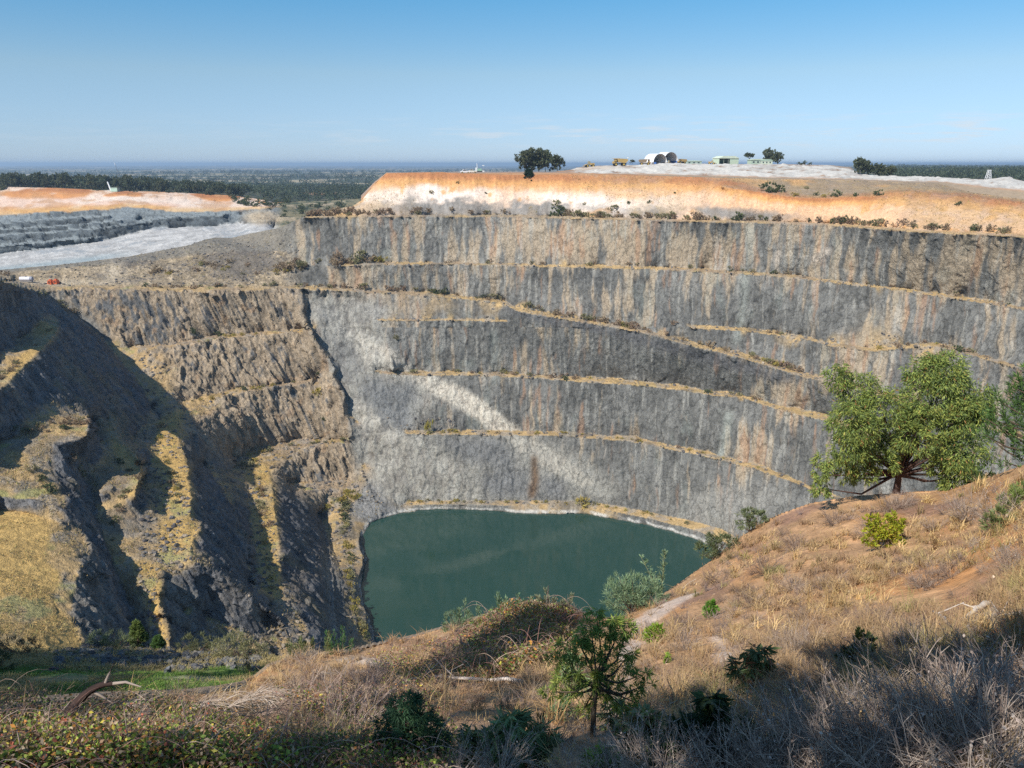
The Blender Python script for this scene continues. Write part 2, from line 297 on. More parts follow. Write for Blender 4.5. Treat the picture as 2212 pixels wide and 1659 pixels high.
T.append(LZ([(1640, 1190, -194), (1560, 1143, -194.5), (1496, 1125, -195), (1400, 1106, -195.5), (1330, 1092, -195.8), (1262, 1083, -196), (1130, 1082, -196), (1000, 1082, -196), (880, 1082, -196)]))
T.append(LZ([(796, 1044, -186), (800, 1060, -188.5), (810, 1085, -193), (822, 1110, -197.5)])); T.append(LZ([(760, 1100, -194), (775, 1120, -197)])); T.append(LZ([(796, 1044, -186), (840, 1092, -196)]))
T.append(LZ([(690, 1105, -199.5), (712, 1170, -196.5), (737, 1225, -193), (744, 1300, -190), (752, 1400, -189), (760, 1480, -188)]))
T.append(LZ([(x - 7 - 3 * math.sin(y * .07), y - 2, -196.3) for x, y in SH[20:]]))
lake_poly = [tuple(p) for p in SH] + [(1640, 1500)]
inner = []
cxy = np.array([1150, 1280.])
for yy in range(1125, 1500, 8):
    xs = np.arange(760, 1640, 8.); ins = inpoly(xs, xs * 0 + yy, [(cxy[0] + (x - cxy[0]) * .955, cxy[1] + (y - cxy[1]) * .93) for x, y in lake_poly])
    for x in xs[ins]: inner.append(np.array([LZ([(x, yy, -209)])[0]]))
T += inner

X, Y, U = solve(-170, 2380, 366, 1500, 2.0, T)
ytop = np.interp(X[0], RIM[:, 0], RIM[:, 1])
keep = Y >= ytop[None] - 2
first = keep.argmax(0); ii = np.arange(X.shape[1]); Y[first, ii] = ytop; U[first, ii] = np.interp(X[0], RIM[:, 0], LD(RIM)[:, 2])
P = at_w(X, Y, 1 / U); N0 = gridnormals(P)
rise = N0[..., 2]
flat = ss(.72, .88, rise)
wx = X + 9 * fbm(P, 1 / 14., 3, 3); wy = Y + 9 * fbm(P, 1 / 14., 3, 4)          # ragged outlines for the geology
def soft(poly, w=10):
    m = inpoly(wx, wy, poly).astype(float)
    for _ in range(2):
        k = w // 2
        for ax in (0, 1):
            c = np.cumsum(np.pad(m, [(k + 1, k) if a == ax else (0, 0) for a in (0, 1)], 'edge'), ax)
            m = (np.take(c, range(2 * k + 1, c.shape[ax]), ax) - np.take(c, range(0, c.shape[ax] - 2 * k - 1), ax)) / (2 * k + 1)
    return m
def blob(cx, cy, rx, ry): return np.exp(-(((wx - cx) / rx) ** 2 + ((wy - cy) / ry) ** 2))
above = np.interp(X, [p[0] for p in A], [p[1] for p in A])
oc = ss(3, -6, Y - above) * ss(640, 700, X)                                     # weathered cap above the first bench
hard = ss(458, 450, Y) * 0
block = soft([(90, 600), (646, 620), (668, 712), (742, 850), (760, 960), (775, 1060), (690, 1110), (480, 1000), (380, 880), (270, 750)], 6)
leftw = np.clip(soft([(-170, 585), (60, 615), (110, 635), (300, 825), (352, 915), (400, 1010), (560, 1010), (690, 1120), (700, 1300), (720, 1500), (-170, 1500)], 8), 0, 1)
saddle = ss(627, 612, Y + .0 * X) * ss(690, 600, X)
# ---- shape of the rock
faces = (1 - flat)
bench = sum((Y > np.interp(X, [p[0] for p in l], [p[1] for p in l])).astype(float) for l in (A, C, D, D2, E, Fb)); PS = np.stack([np.arctan2(P[..., 0], P[..., 1]) * 480 + 1.2 * fbm(P, 1 / 9., 3, 57), 37.5 * bench, P[..., 2]], -1)
big = fbm(P, 1 / 26., 3, 31); mid = fbm(P, 1 / 8., 3, 32)
ribs = fbm(PS, (1 / 4.5, 1, 1 / 16.), 4, 33); fine = fbm(P, 1 / 1.6, 3, 34)
B = P.copy(); B[..., 0] = P[..., 0] + .45 * P[..., 2]                            # slabs leaning over to the right
slab = fbm(B, (1 / 6., 1 / 9., 1 / 34.), 4, 35, .55, True); slabf = fbm(B, (1 / 1.7, 1 / 3., 1 / 9.), 3, 36, .55, True)
crack = fbm(P, (1 / 11., 1 / 11., 1 / 30.), 2, 37, .5, True) ** 3
k1 = cell(PS + .0, (1 / 7., 1, 1 / 15.), 201); k2c = cell(P, (1 / 2.4, 1 / 2.4, 1 / 5.), 202); b1 = cell(B, (1 / 4., 1 / 6., 1 / 20.), 203); b2 = cell(B, (1 / 1.6, 1 / 2.4, 1 / 7.), 204)
rib2 = fbm(PS, (1 / 1.5, 1, 1 / 9.), 3, 38)
h_far = 1.2 * big + .6 * mid + .8 * ribs + .5 * rib2 + .3 * fine - .5 * crack + .5 * k1 + .35 * k2c
h_blk = 1.6 * big + .8 * mid + 1.9 * slab + .5 * slabf + .3 * fine + 1.7 * b1 + .75 * b2
ev = np.array([.62, -.30, -.72]); ev /= np.linalg.norm(ev); e2v = np.cross(ev, [0, 0, 1.]); e2v /= np.linalg.norm(e2v); e3v = np.cross(ev, e2v)
QS = np.stack([P @ ev, P @ e2v, P @ e3v], -1); q1 = cell(QS, (1 / 22., 1 / 4.5, 1 / 4.5), 207); q2 = cell(QS, (1 / 8., 1 / 1.6, 1 / 1.6), 208); q3 = fbm(QS + 2.0 * mid[..., None], (1 / 16., 1 / 4., 1 / 4.), 4, 209, .55, True)
QS = QS + 2.2 * np.stack([fbm(P + 50 * i, 1 / 12., 2, 220 + i) for i in range(3)], -1); q1 = cell(QS, (1 / 15., 1 / 5., 1 / 5.), 207); kk3 = cell(P, 1 / 5.5, 211); h_lef = 1.3 * big + .7 * mid + .6 * q3 + .8 * q1 + .45 * q2 + .7 * kk3 + .25 * fine
rill = fbm(PS, (1 / 5.5, 1, 1 / 40.), 3, 58, .5, True); h_oc = .9 * big + .5 * mid + .5 * ribs + .15 * fine + 1.3 * rill
flat = flat * (1 - block) + ss(.84, .95, rise) * block; faces = 1 - flat
zone = np.clip(block + leftw, 0, 1)
h = h_far * (1 - zone) + h_blk * block * (1 - leftw) + h_lef * leftw
h = h * (1 - oc) + h_oc * oc
rub = np.maximum(0, fbm(P, 1 / 3.2, 3, 39)) ** .7
sad = saddle * (1 - leftw)
h = h * (1 - sad * .3) + sad * (1.5 * rub + .8 * k1 + .7 * k2c)
GRASS = [[(-170, 1150), (0, 1100), (60, 1106), (129, 1131), (108, 1168), (106, 1200), (137, 1251), (115, 1294), (149, 1337), (172, 1366), (176, 1500), (-170, 1500)], [(347, 905), (398, 884), (386, 930), (396, 980), (414, 1014), (407, 1030), (417, 1080), (414, 1110), (432, 1145), (417, 1170), (414, 1222), (350, 1230), (340, 1205), (345, 1120), (340, 1022), (328, 957)], [(281, 1211), (344, 1222), (349, 1269), (346, 1309), (357, 1352), (374, 1440), (336, 1440), (324, 1350), (304, 1266)],
         [(530, 1003), (578, 1006), (592, 1050), (602, 1150), (605, 1260), (612, 1300), (590, 1300), (575, 1285), (560, 1200), (545, 1110)], [(0, 815), (36, 772), (63, 748), (78, 700), (125, 700), (111, 732), (51, 797), (0, 845)], [(234, 900), (250, 929), (256, 951), (280, 970), (306, 998), (304, 1036), (292, 1080), (270, 1080), (280, 1030), (250, 980), (236, 940)]]
gm = np.clip(sum(soft(q, 6) for q in GRASS), 0, 1)
amp = faces * .95 + flat * .22
amp *= 1 - .72 * gm
amp *= np.clip((Y - ytop[None]) / 9, .08, 1)
under = inpoly(X, Y, lake_poly)
amp[under] = 0
V3 = P + N0 * (h * amp)[..., None]
V3[..., 2] += flat * .35 * fine * (~under)
# ---- the colour of rock, soil and stain
n1 = fbm(P, 1 / 30., 3, 41); n2 = fbm(P, 1 / 7., 3, 42); n3 = fbm(P, 1 / 1.8, 3, 43)
st = fbm(PS, (1 / 2.6, 1, 1 / 24.), 3, 44, .6); st2 = fbm(PS, (1 / 8., 1, 1 / 30.), 3, 45, .6)
c = np.empty(P.shape); c[:] = (.168, .163, .147)
c *= (1 + .42 * n1 + .2 * n2 + .2 * n3 + .10 * k1 + .14 * k2c + .35 * rib2)[..., None]
bias = -.09 + 0.85 * blob(1225, 530, 60, 60) + 0.77 * blob(1355, 530, 40, 70) + 0.51 * blob(1290, 650, 80, 40) + 0.85 * blob(1700, 850, 60, 45) + 0.85 * blob(1610, 960, 40, 70) + 0.42 * blob(1950, 570, 200, 60) \
    + 0.51 * blob(2150, 560, 90, 60) + 0.42 * blob(1130, 520, 70, 40) + 0.59 * blob(760, 620, 60, 40) + 0.42 * blob(1500, 530, 90, 40) + 0.59 * blob(1840, 770, 60, 60) - .35 * blob(1450, 880, 160, 60) - .25 * blob(1350, 790, 120, 60) - .2 * blob(1000, 730, 120, 40)
upper = ss(830, 520, Y)
tan = ss(.04, .40, st * .85 + st2 * .5 + .35 * n1 + bias + .10 * upper)
c = mixc(c, (.45, .35, .235), .78 * tan)
rust = ss(.2, .5, fbm(PS, (1 / 3., 1, 1 / 22.), 3, 46, .6) + .5 * bias + .35 * n1 - .02)
c = mixc(c, (.40, .23, .13), .55 * rust)
pale = ss(.16, .5, fbm(PS, (1 / 1.4, 1, 1 / 18.), 2, 47, .6) + .3 * n1 + .25 * blob(1225, 530, 60, 60) + .04 * upper - .05)
c = mixc(c, (.42, .40, .345), .5 * pale)
green = ss(.25, .55, st2 + n2 * .4); c = mixc(c, (.22, .25, .22), .28 * green)
# pale fault ground, the quartz dyke and the grey block it cuts
fault = np.clip(soft([(668, 628), (790, 634), (835, 650), (850, 690), (820, 700), (845, 760), (900, 812), (1000, 815), (940, 850), (900, 930), (930, 945), (1010, 1000), (1110, 1075), (960, 1095), (780, 1095), (760, 960), (735, 820), (672, 715)], 12), 0, 1)
c = mixc(c, np.stack([(.335 + .12 * n2 + .07 * st + .05 * k2c), (.315 + .12 * n2 + .07 * st + .05 * k2c), (.27 + .11 * n2 + .06 * st + .04 * k2c)], -1), .9 * fault)
for poly, k in (([(700, 640), (860, 650), (835, 690), (740, 730), (690, 690)], .25), ([(770, 815), (905, 830), (890, 925), (850, 935), (780, 880)], .75), ([(690, 720), (760, 740), (790, 800), (745, 830)], .5)):
    c = mixc(c, np.stack([.155 + .05 * n2, .163 + .05 * n2, .168 + .05 * n2], -1), k * soft(poly, 12))
c = mixc(c, np.stack([.56 + .12 * n3, .52 + .12 * n3, .44 + .1 * n3], -1), .8 * ss(-.5, .15, st + .5 * n2 + .3 * k2c) * np.clip(soft([(742, 660), (765, 700), (800, 740), (870, 795), (905, 806), (860, 808), (800, 780), (770, 745), (740, 700)], 12) + soft([(765, 870), (800, 885), (870, 950), (840, 945), (790, 900)], 10), 0, 1))
low = soft([(1000, 1095), (1010, 1000), (930, 945), (900, 930), (1100, 942), (1190, 945), (1260, 990), (1345, 1060), (1300, 1085), (1180, 1080)], 12)
c = mixc(c, np.stack([.31 + .09 * n2 + .06 * st, .295 + .09 * n2 + .06 * st, .255 + .08 * n2 + .05 * st], -1), .92 * low)
for poly in ([(925, 945), (1075, 945), (1120, 990), (1110, 1010), (1020, 1000), (960, 960)], [(1030, 1030), (1100, 1000), (1150, 1020), (1145, 1075), (1060, 1075)], [(1160, 1030), (1215, 1035), (1230, 1075), (1170, 1080)]):
    c = mixc(c, np.stack([.17 + .05 * n2, .17 + .05 * n2, .168 + .05 * n2], -1), .8 * soft(poly, 10))
wx, wy = X + 3 * fbm(P, 1 / 6., 3, 3), Y + 3 * fbm(P, 1 / 6., 3, 4)
dyke = np.clip(soft([(925, 846), (972, 826), (1012, 846), (1122, 925), (1114, 940), (1070, 940), (1030, 905), (985, 880)], 4) + .34 * soft([(1092, 944), (1155, 946), (1215, 985), (1285, 1045), (1258, 1052), (1190, 1018), (1140, 985)], 3) + .6 * soft([(800, 742), (840, 752), (905, 800), (972, 828), (930, 846), (868, 806)], 4), 0, 1)
c = mixc(c, np.stack([.60 + .12 * n3 + .06 * k2c, .54 + .12 * n3 + .06 * k2c, .44 + .1 * n3 + .05 * k2c], -1), .9 * dyke)
for q in ([(1600, 592), (1618, 592), (1612, 640), (1606, 700), (1596, 745), (1585, 745), (1598, 690), (1604, 640)], [(1568, 890), (1582, 892), (1570, 960), (1560, 1000), (1548, 990), (1560, 950)], [(1616, 490), (1630, 490), (1622, 560), (1610, 590)]):
    c = mixc(c, (.36, .38, .33), .75 * soft(q, 6))
for q in ([(1745, 560), (1790, 535), (1800, 545), (1760, 570)], [(1675, 545), (1690, 540), (1684, 565), (1672, 568)]): c = mixc(c, (.55, .47, .38), .8 * soft(q, 4))
c = mixc(c, (.13, .07, .03), .85 * soft([(1148, 985), (1162, 985), (1164, 1040), (1156, 1078), (1140, 1078), (1146, 1040)], 4))
c = mixc(c, np.stack([.31 + .1 * st, .295 + .1 * st, .26 + .09 * st], -1), .75 * soft([(1500, 1060), (1620, 1050), (1700, 1060), (1690, 1100), (1560, 1165), (1450, 1120)], 16))
# buttress on the left: tan schist with dark slabs
dkb = np.clip(soft([(96, 625), (290, 625), (400, 640), (380, 740), (300, 750), (240, 700)], 20) * .8 + soft([(470, 640), (500, 640), (480, 690)], 8), 0, 1)
slabc = fbm(B, (1 / 2.2, 1 / 4., 1 / 22.), 4, 48, .6)
cb = np.empty(P.shape); cb[:] = (.37, .29, .20); cb *= (1 + .30 * slabc + .20 * n2 + .20 * n3 + .16 * b1 + .16 * b2)[..., None]
cb = mixc(cb, (.13, .13, .128), ss(.1, .45, slabc + .25 * n1 + .55 * dkb - .06)); cb = mixc(cb, (.42, .27, .15), .5 * ss(.25, .5, fbm(P, 1 / 6., 3, 49)))
c = mixc(c, cb, block)
cl = np.empty(P.shape); cl[:] = (.150, .145, .142); cl *= (1 + .3 * fbm(QS, (1 / 20., 1 / 1.8, 1 / 1.8), 4, 210, .6) + .25 * n3 + .25 * q1 + .2 * q2)[..., None]
cl = mixc(cl, (.30, .25, .19), .75 * ss(.12, .42, slabc + .35 * n1)); cl = mixc(cl, (.24, .19, .10), .6 * ss(.0, .4, n1 + .6 * n2) * ss(.5, .68, rise))
c = mixc(c, cl, leftw)
b1 = q1; slabc = fbm(QS, (1 / 20., 1 / 1.8, 1 / 1.8), 4, 210, .6); slabrock = np.clip(soft([(110, 1130), (185, 1150), (210, 1200), (240, 1300), (245, 1370), (175, 1365), (118, 1290), (140, 1250), (106, 1195)], 6) + soft([(350, 1230), (440, 1300), (420, 1360), (360, 1345)], 6), 0, 1)
c = mixc(c, np.stack([.21 + .10 * slabc, .195 + .1 * slabc, .17 + .09 * slabc], -1), slabrock)
# the saddle between the two pits: tan rubble
cs = np.empty(P.shape); cs[:] = (.36, .285, .19); cs *= (1 + .3 * n2 + .4 * n3)[..., None]
cs *= (1 + .3 * k1 + .3 * k2c)[..., None]; cs = mixc(cs, (.13, .12, .11), .85 * ss(.12, .45, n1 + .7 * n3 + .9 * blob(520, 555, 90, 45) + .6 * blob(430, 580, 60, 30) + .5 * blob(200, 565, 200, 8) - .15)); cs = mixc(cs, (.20, .19, .165), .8 * ss(6, 0, Y - np.interp(X, [0, 137, 273, 335, 500], [586, 577, 564, 558, 540]) + 3 * n2)); cs = mixc(cs, (.62, .52, .38), .8 * blob(245, 588, 22, 22) + .75 * blob(130, 612, 120, 7))
c = mixc(c, cs, sad * ss(672, 600, X))
# weathered cap: red-brown soil over ochre and kaolin
depth = (ytop[None] + 3 * n1 * 3 - Y) / (ytop[None] - above - 1e-3)
ocrest = np.interp(X, [780, 1560, 1641, 1732, 1796, 1874, 1925, 1977, 2106, 2212, 2380], [372, 384, 412, 426, 426, 422, 414, 414, 426, 438, 450])
dd = np.clip((Y - ocrest) / np.maximum(above - ocrest, 5), -1.5, 1) + .07 * n2 + .05 * st
co = np.empty(P.shape); co[:] = (.64, .33, .125)
co = mixc(co, (.70, .44, .26), ss(.22, .42, dd)); co = mixc(co, (.78, .66, .56), ss(.30, .5, dd + .3 * n1) * ss(1600, 1350, X) * np.clip(.28 + 1.5 * blob(1350, 420, 170, 40) + 1.5 * blob(900, 412, 130, 30), 0, 1))
co = mixc(co, (.62, .33, .12), .8 * ss(.15, .45, fbm(P, (1 / 6., 1 / 6., 1 / 30.), 3, 51) + .45 * ss(1650, 2000, X) * (1 - ss(.35, .6, dd)) + .3 * ss(.72, .95, dd) - .12))
co = mixc(co, (.40, .165, .07), .9 * ss(.24, .08, dd)); co = mixc(co, (.33, .245, .16), ss(.02, -.12, dd))
co = mixc(co, (.60, .32, .12), .7 * ss(.02, -.12, dd) * ss(.1, .4, fbm(P, 1 / 20., 3, 52)))
co *= (1 + .14 * fbm(PS, (1 / 4., 1, 1 / 30.), 3, 59) + .10 * n3 + .10 * rill)[..., None]
grey = ss(.60, .74, dd + .16 * n2 + .1 * n1) * np.clip(blob(980, 450, 200, 34) + 1.2 * blob(1090, 448, 170, 34) + 1.2 * blob(1480, 460, 150, 20) + .8 * blob(1650, 470, 80, 14), 0, 1) * ss(-.2, .3, n1 + .4)
co = mixc(co, np.stack([.21 + .1 * st, .205 + .1 * st, .19 + .1 * st], -1), .9 * grey)
co = mixc(co, (.40, .31, .17), .8 * blob(700, 450, 60, 16))
c = mixc(c, co, oc)
# grass and spoil on the benches
gr = np.clip(flat * (1 - oc * .6), 0, 1) * (~under) * (1 - .75 * (1 - np.clip(leftw + block, 0, 1)) * ss(.12, .4, fbm(P, (1 / 22., 1 / 22., 1 / 22.), 3, 56)))
gold = np.empty(P.shape); gold[:] = (.47, .325, .155); gold *= (1 + .25 * n2 + .3 * n3)[..., None]
gold = mixc(gold, (.34, .25, .16), ss(.0, .35, n1 + .4 * n2)); gold = mixc(gold, (.30, .31, .11), .7 * ss(.28, .5, fbm(P, 1 / 9., 3, 53)) * np.clip(block + leftw + .2, 0, 1))
gold = mixc(gold, (.33, .29, .24), .75 * ss(.05, .4, fbm(P, 1 / 5., 3, 54) + .25 * fbm(P, 1 / 40., 2, 55)))
tal = soft([(790, 1040), (812, 1050), (850, 1095), (895, 1100), (850, 1118), (800, 1130), (755, 1110)], 6); gr = gr * (1 - tal) * (1 - .92 * sad) * (1 - .55 * leftw * (1 - gm) * ss(-.1, .3, n2 + .4 * n1))
c = mixc(c, gold, gr); gsp = np.empty(P.shape); gsp[:] = (.54, .355, .125); gsp *= (1 + .22 * n2 + .25 * n3)[..., None]; gsp = mixc(gsp, (.36, .30, .20), .7 * ss(.1, .4, n1 + .5 * n2)); gsp = mixc(gsp, (.34, .33, .11), .6 * ss(.3, .5, n2 + .4 * n1)); c = mixc(c, gsp, gm * (1 - .9 * slabrock)); c = mixc(c, np.stack([.27 + .07 * n3, .262 + .07 * n3, .245 + .07 * n3], -1), tal)
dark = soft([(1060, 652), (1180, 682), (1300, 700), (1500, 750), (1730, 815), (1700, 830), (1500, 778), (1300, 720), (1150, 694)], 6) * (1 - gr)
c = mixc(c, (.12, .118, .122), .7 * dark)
shelf = ss(-198.1, -198.9, V3[..., 2] + .7 * n2) * (Y > 1085) * ss(740, 775, X)
c = mixc(c, (.56, .54, .49), .85 * shelf * ss(-.35, .1, n2 + .5 * n1 + .15))
wet = ss(-199.4, -199.9, V3[..., 2] + .2 * n2); c = mixc(c, (.10, .09, .06), wet * .8)
c = np.clip(c, .02, .9)
fq, idx = gridfaces(keep)
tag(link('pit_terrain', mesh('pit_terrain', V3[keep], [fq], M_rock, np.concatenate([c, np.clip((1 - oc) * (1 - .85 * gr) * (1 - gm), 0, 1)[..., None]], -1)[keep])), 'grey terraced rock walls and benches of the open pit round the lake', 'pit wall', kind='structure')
PIT = dict(X=X, Y=Y, P=V3, flat=flat, keep=keep, under=under, block=block, leftw=leftw, oc=oc, sad=sad)
PTOP = V3[first, ii]
def pit_at(x, y):
    j = np.clip(np.round((np.asarray(y) - 366) / 2).astype(int), 0, X.shape[0] - 1); i = np.clip(np.round((np.asarray(x) + 170) / 2).astype(int), 0, X.shape[1] - 1)
    j = np.maximum(j, first[i]); return V3[j, i]
# ---- the lake
lw = [at_z(x, y, -200) for x, y in lake_poly]; c0 = np.mean(lw, 0)
LV = np.array([c0 + (p - c0) * 1.15 for p in lw])
gx, gy = np.meshgrid(np.linspace(LV[:, 0].min(), LV[:, 0].max(), 60), np.linspace(LV[:, 1].min() - 60, LV[:, 1].max(), 60))
k = inpoly(gx, gy, [(p[0], p[1]) for p in LV]); f, _ = gridfaces(k)
M_water = bpy.data.materials.new('lake_water'); M_water.use_nodes = True; n_ = M_water.node_tree; p_ = n_.nodes['Principled BSDF']
p_.inputs['Roughness'].default_value = .06; p_.inputs['IOR'].default_value = 1.33; p_.inputs['Specular IOR Level'].default_value = .5
tx = n_.nodes.new('ShaderNodeTexCoord'); nz = n_.nodes.new('ShaderNodeTexNoise'); nz.inputs['Scale'].default_value = .35; nz.inputs['Detail'].default_value = 4; n_.links.new(tx.outputs['Object'], nz.inputs['Vector'])
bu = n_.nodes.new('ShaderNodeBump'); bu.inputs['Distance'].default_value = .025; n_.links.new(nz.outputs[0], bu.inputs['Height']); n_.links.new(bu.outputs[0], p_.inputs['Normal'])
n2_ = n_.nodes.new('ShaderNodeTexNoise'); n2_.inputs['Scale'].default_value = .018; n_.links.new(tx.outputs['Object'], n2_.inputs['Vector'])
mw = n_.nodes.new('ShaderNodeMixRGB'); mw.inputs[1].default_value = (.012, .044, .036, 1); mw.inputs[2].default_value = (.024, .060, .046, 1); n_.links.new(n2_.outputs[0], mw.inputs[0]); n_.links.new(mw.outputs[0], p_.inputs['Base Color'])
tag(link('lake_water', mesh('lake_water', np.stack([gx, gy, gx * 0 - 200], -1)[k], [f], M_water)), 'still dark green water lying at the bottom of the pit', 'lake', kind='structure')
# ------------------------------------------------------------------ the second pit beyond the saddle
Q = [LD([(-170, 400, 1030), (0, 403.5, 1050), (123, 406, 1055), (246, 412, 1060), (355, 414.5, 1070), (479, 421, 1080), (506, 423, 1080), (560, 430, 1090)]),
     LD([(-170, 470, 930), (0, 465, 950), (82, 460, 955), (232, 453, 965), (273, 447, 985), (330, 450, 985), (383, 457, 975), (479, 456, 985), (574, 450, 1000)]),
     LD([(-170, 428, 1000), (0, 431, 1010), (200, 425, 1020), (260, 420, 1030), (480, 434, 1050)])]
for l, b in (([(-170, 487, 905), (0, 483, 912), (120, 474, 922), (235, 467, 934)], 26), ([(-170, 504, 884), (0, 497, 893), (150, 487, 905), (260, 478, 920)], 13), ([(-170, 519, 866), (0, 510, 876), (191, 496, 892), (273, 485, 907), (328, 480, 925)], 13), ([(300, 478, 930), (380, 469, 944), (484, 465, 955)], 16),
             ([(-170, 546, 838), (0, 532, 850), (130, 520, 862), (215, 514, 872)], 18)):
    a = LD(l); p = at_w(a[:, 0], a[:, 1], 1 / a[:, 2]); Q += [a, back(p, b)]
Q.append(LD([(-170, 575, 825), (0, 548, 850), (110, 533, 862), (219, 520, 880), (328, 493, 925), (465, 488, 940), (520, 482, 950)]))
Q.append(LD([(-170, 610, 680), (0, 592, 715), (137, 580, 730), (300, 560, 757), (410, 538, 775), (480, 522, 795), (600, 500, 830)]))
Q.append(LD([(-170, 660, 600), (0, 640, 640), (300, 610, 680), (480, 570, 720), (700, 530, 740)]))
Q.append(LD([(520, 462, 985), (560, 448, 1000), (600, 470, 960), (590, 492, 930)])); Q.append(LD([(640, 445, 1080), (700, 450, 1060), (800, 440, 1080)])); Q.append(LD([(620, 470, 960), (700, 468, 930), (800, 460, 900)]))
Q.append(LD([(590, 436, 1100), (700, 434, 1150), (830, 425, 1200)]))
X2, Y2, U2 = solve(-170, 860, 396, 660, 2.0, Q)
top2 = np.interp(X2[0], [-170, 0, 123, 246, 355, 479, 506, 560, 590, 700, 860], [400, 403.5, 406, 412, 414.5, 421, 423, 430, 436, 434, 424])
k2 = Y2 >= top2[None] - 2; f2 = k2.argmax(0); i2 = np.arange(X2.shape[1]); Y2[f2, i2] = top2
k2 &= Y2 < np.interp(X2, [-170, 0, 480, 700, 860], [660, 640, 570, 540, 500])
P2 = at_w(X2, Y2, 1 / U2); N2 = gridnormals(P2); fl = ss(.90, .985, N2[..., 2])
a1 = fbm(P2, 1 / 30., 3, 61); a2 = fbm(P2, 1 / 9., 3, 62); a3 = fbm(P2, (1 / 5., 1 / 5., 1 / 12.), 3, 63)
otoe = np.interp(X2, [-170, 0, 82, 232, 273, 330, 383, 479, 574, 700], [470, 465, 460, 453, 447, 452, 458, 457, 450, 440]); orange = ss(2, -2, Y2 - otoe + 1.5 * a2)
ftop = np.interp(X2, [-170, 0, 110, 150, 219, 300, 328, 465, 520, 600], [580, 548, 536, 530, 520, 500, 493, 488, 482, 486])
floor = ss(-3, 3, Y2 - ftop + 3 * a2)
rock = (1 - orange) * (1 - floor)
kb = cell(P2, (1 / 9., 1 / 9., 1 / 5.), 205); V2 = P2 + N2 * (rock * (1.4 * a2 + 1.2 * a3 + 2.2 * kb) * (.25 + .75 * (1 - fl)) + orange * .5 * a2 + floor * 1.2 * np.maximum(a2, 0))[..., None] * np.clip((Y2 - top2[None]) / 6, 0, 1)[..., None]
c2 = np.empty(P2.shape); c2[:] = (.10, .112, .115); c2 *= (1 + .4 * a2 + .5 * a3 + .45 * kb)[..., None]; c2 = mixc(c2, (.30, .33, .33), .85 * fl * ss(-.5, .2, a1 + .4))
t = np.clip((Y2 - top2[None]) / (otoe - top2[None] + 1e-3), 0, 1)
ocr = np.empty(P2.shape); ocr[:] = (.62, .29, .11); ocr = mixc(ocr, (.40, .165, .07), .85 * ss(.30, .06, t + .12 * a1)); ocr = mixc(ocr, (.72, .52, .40), ss(.3, .45, t + .18 * a1) * ss(.85, .62, t + .2 * a1)); ocr = mixc(ocr, (.78, .66, .55), .7 * ss(.1, .4, a1 + .3 * ss(260, 420, X2)))
ocr = mixc(ocr, (.62, .40, .16), .7 * ss(.68, .9, t)); ocr = mixc(ocr, (.50, .27, .12), .6 * ss(.1, .35, fbm(P2, 1 / 14., 3, 64)))
ocr *= (1 + .12 * a2)[..., None]; c2 = mixc(c2, ocr, orange)
fc = np.empty(P2.shape); fc[:] = (.46, .445, .42); fc *= (1 + .25 * a2 + .2 * kb)[..., None]; fc = mixc(fc, (.30, .32, .33), .85 * ss(.1, .35, a1 + .35 * a3 - .05)); fc = mixc(fc, (.30, .36, .37), .8 * np.exp(-((Y2 - np.interp(X2, [-170, 0, 200, 300], [590, 583, 560, 545])) / 7) ** 2) * ss(320, 200, X2))
c2 = mixc(c2, fc, floor)
scrub = ss(585, 615, X2 + 8 * a1) ; sc = np.empty(P2.shape); sc[:] = (.22, .19, .11); sc = mixc(sc, (.07, .085, .05), ss(.0, .25, a2 + .4 * a1)); sc = mixc(sc, (.45, .36, .24), .8 * ss(.2, .4, a1)); c2 = mixc(c2, sc, scrub)
ty = np.exp(-(((X2 - 565) / 38) ** 2 + ((Y2 - 470) / 17) ** 2) ** 2); c2 = mixc(c2, np.stack([.55 + .15 * a3, .43 + .15 * a3, .28 + .12 * a3], -1), .9 * ty)
fq2, _ = gridfaces(k2)
tag(link('far_pit_terrain', mesh('far_pit_terrain', V2[k2], [fq2], M_rock, np.concatenate([np.clip(c2, .02, .9), np.clip(rock, 0, 1)[..., None]], -1)[k2])), 'smaller open cut with a white floor and an orange slope beyond the saddle', 'pit', kind='structure')
T2 = V2[f2, i2]
# ------------------------------------------------------------------ plateau on the right with its raised white pad
xs = np.arange(780, 2381, 5.0); ry = np.interp(xs, RIM[:, 0], RIM[:, 1])
top = pit_at(xs, ry)
d0 = top[:, 1]
def yl(pts): p = np.array(pts, float); return np.interp(xs, p[:, 0], p[:, 1])
b_y = yl([(780, 430), (808, 396), (835, 373.6), (1000, 374), (1238, 373.8), (1406, 377), (1659, 383.5), (1843, 387.5), (1951, 391.5), (2040, 393), (2106, 402), (2212, 412), (2380, 420)])
w_y = yl([(780, 425), (808, 394), (835, 372.6), (1000, 371.5), (1200, 371), (1240, 366), (1281, 361), (1330, 359.5), (1381, 358), (1450, 353.5), (1556, 356), (1631, 355.5), (1700, 356), (1796, 359), (1835, 366), (1860, 376), (1900, 382), (1990, 382.5), (2054, 386), (2130, 388), (2180, 384), (2212, 392), (2380, 400)])
w_d = yl([(780, 625), (835, 650), (1200, 680), (1260, 690), (1500, 690), (1840, 680), (1900, 640), (2380, 600)])
q_d = yl([(780, 700), (835, 760), (1200, 820), (1300, 1000), (1840, 1000), (1900, 760), (2380, 700)])
r1 = at_d(xs, b_y, d0 + 14); r2 = at_d(xs, w_y, w_d); r3 = r2.copy(); s_ = (q_d / w_d)[:, None]; r3[:, :2] = r2[:, :2] * s_; r3[:, 2] = r2[:, 2] + np.where((xs > 1240) & (xs < 1845), .3, -2)
r4 = r3.copy(); r4[:, :2] *= 1.12; r4[:, 2] = -48
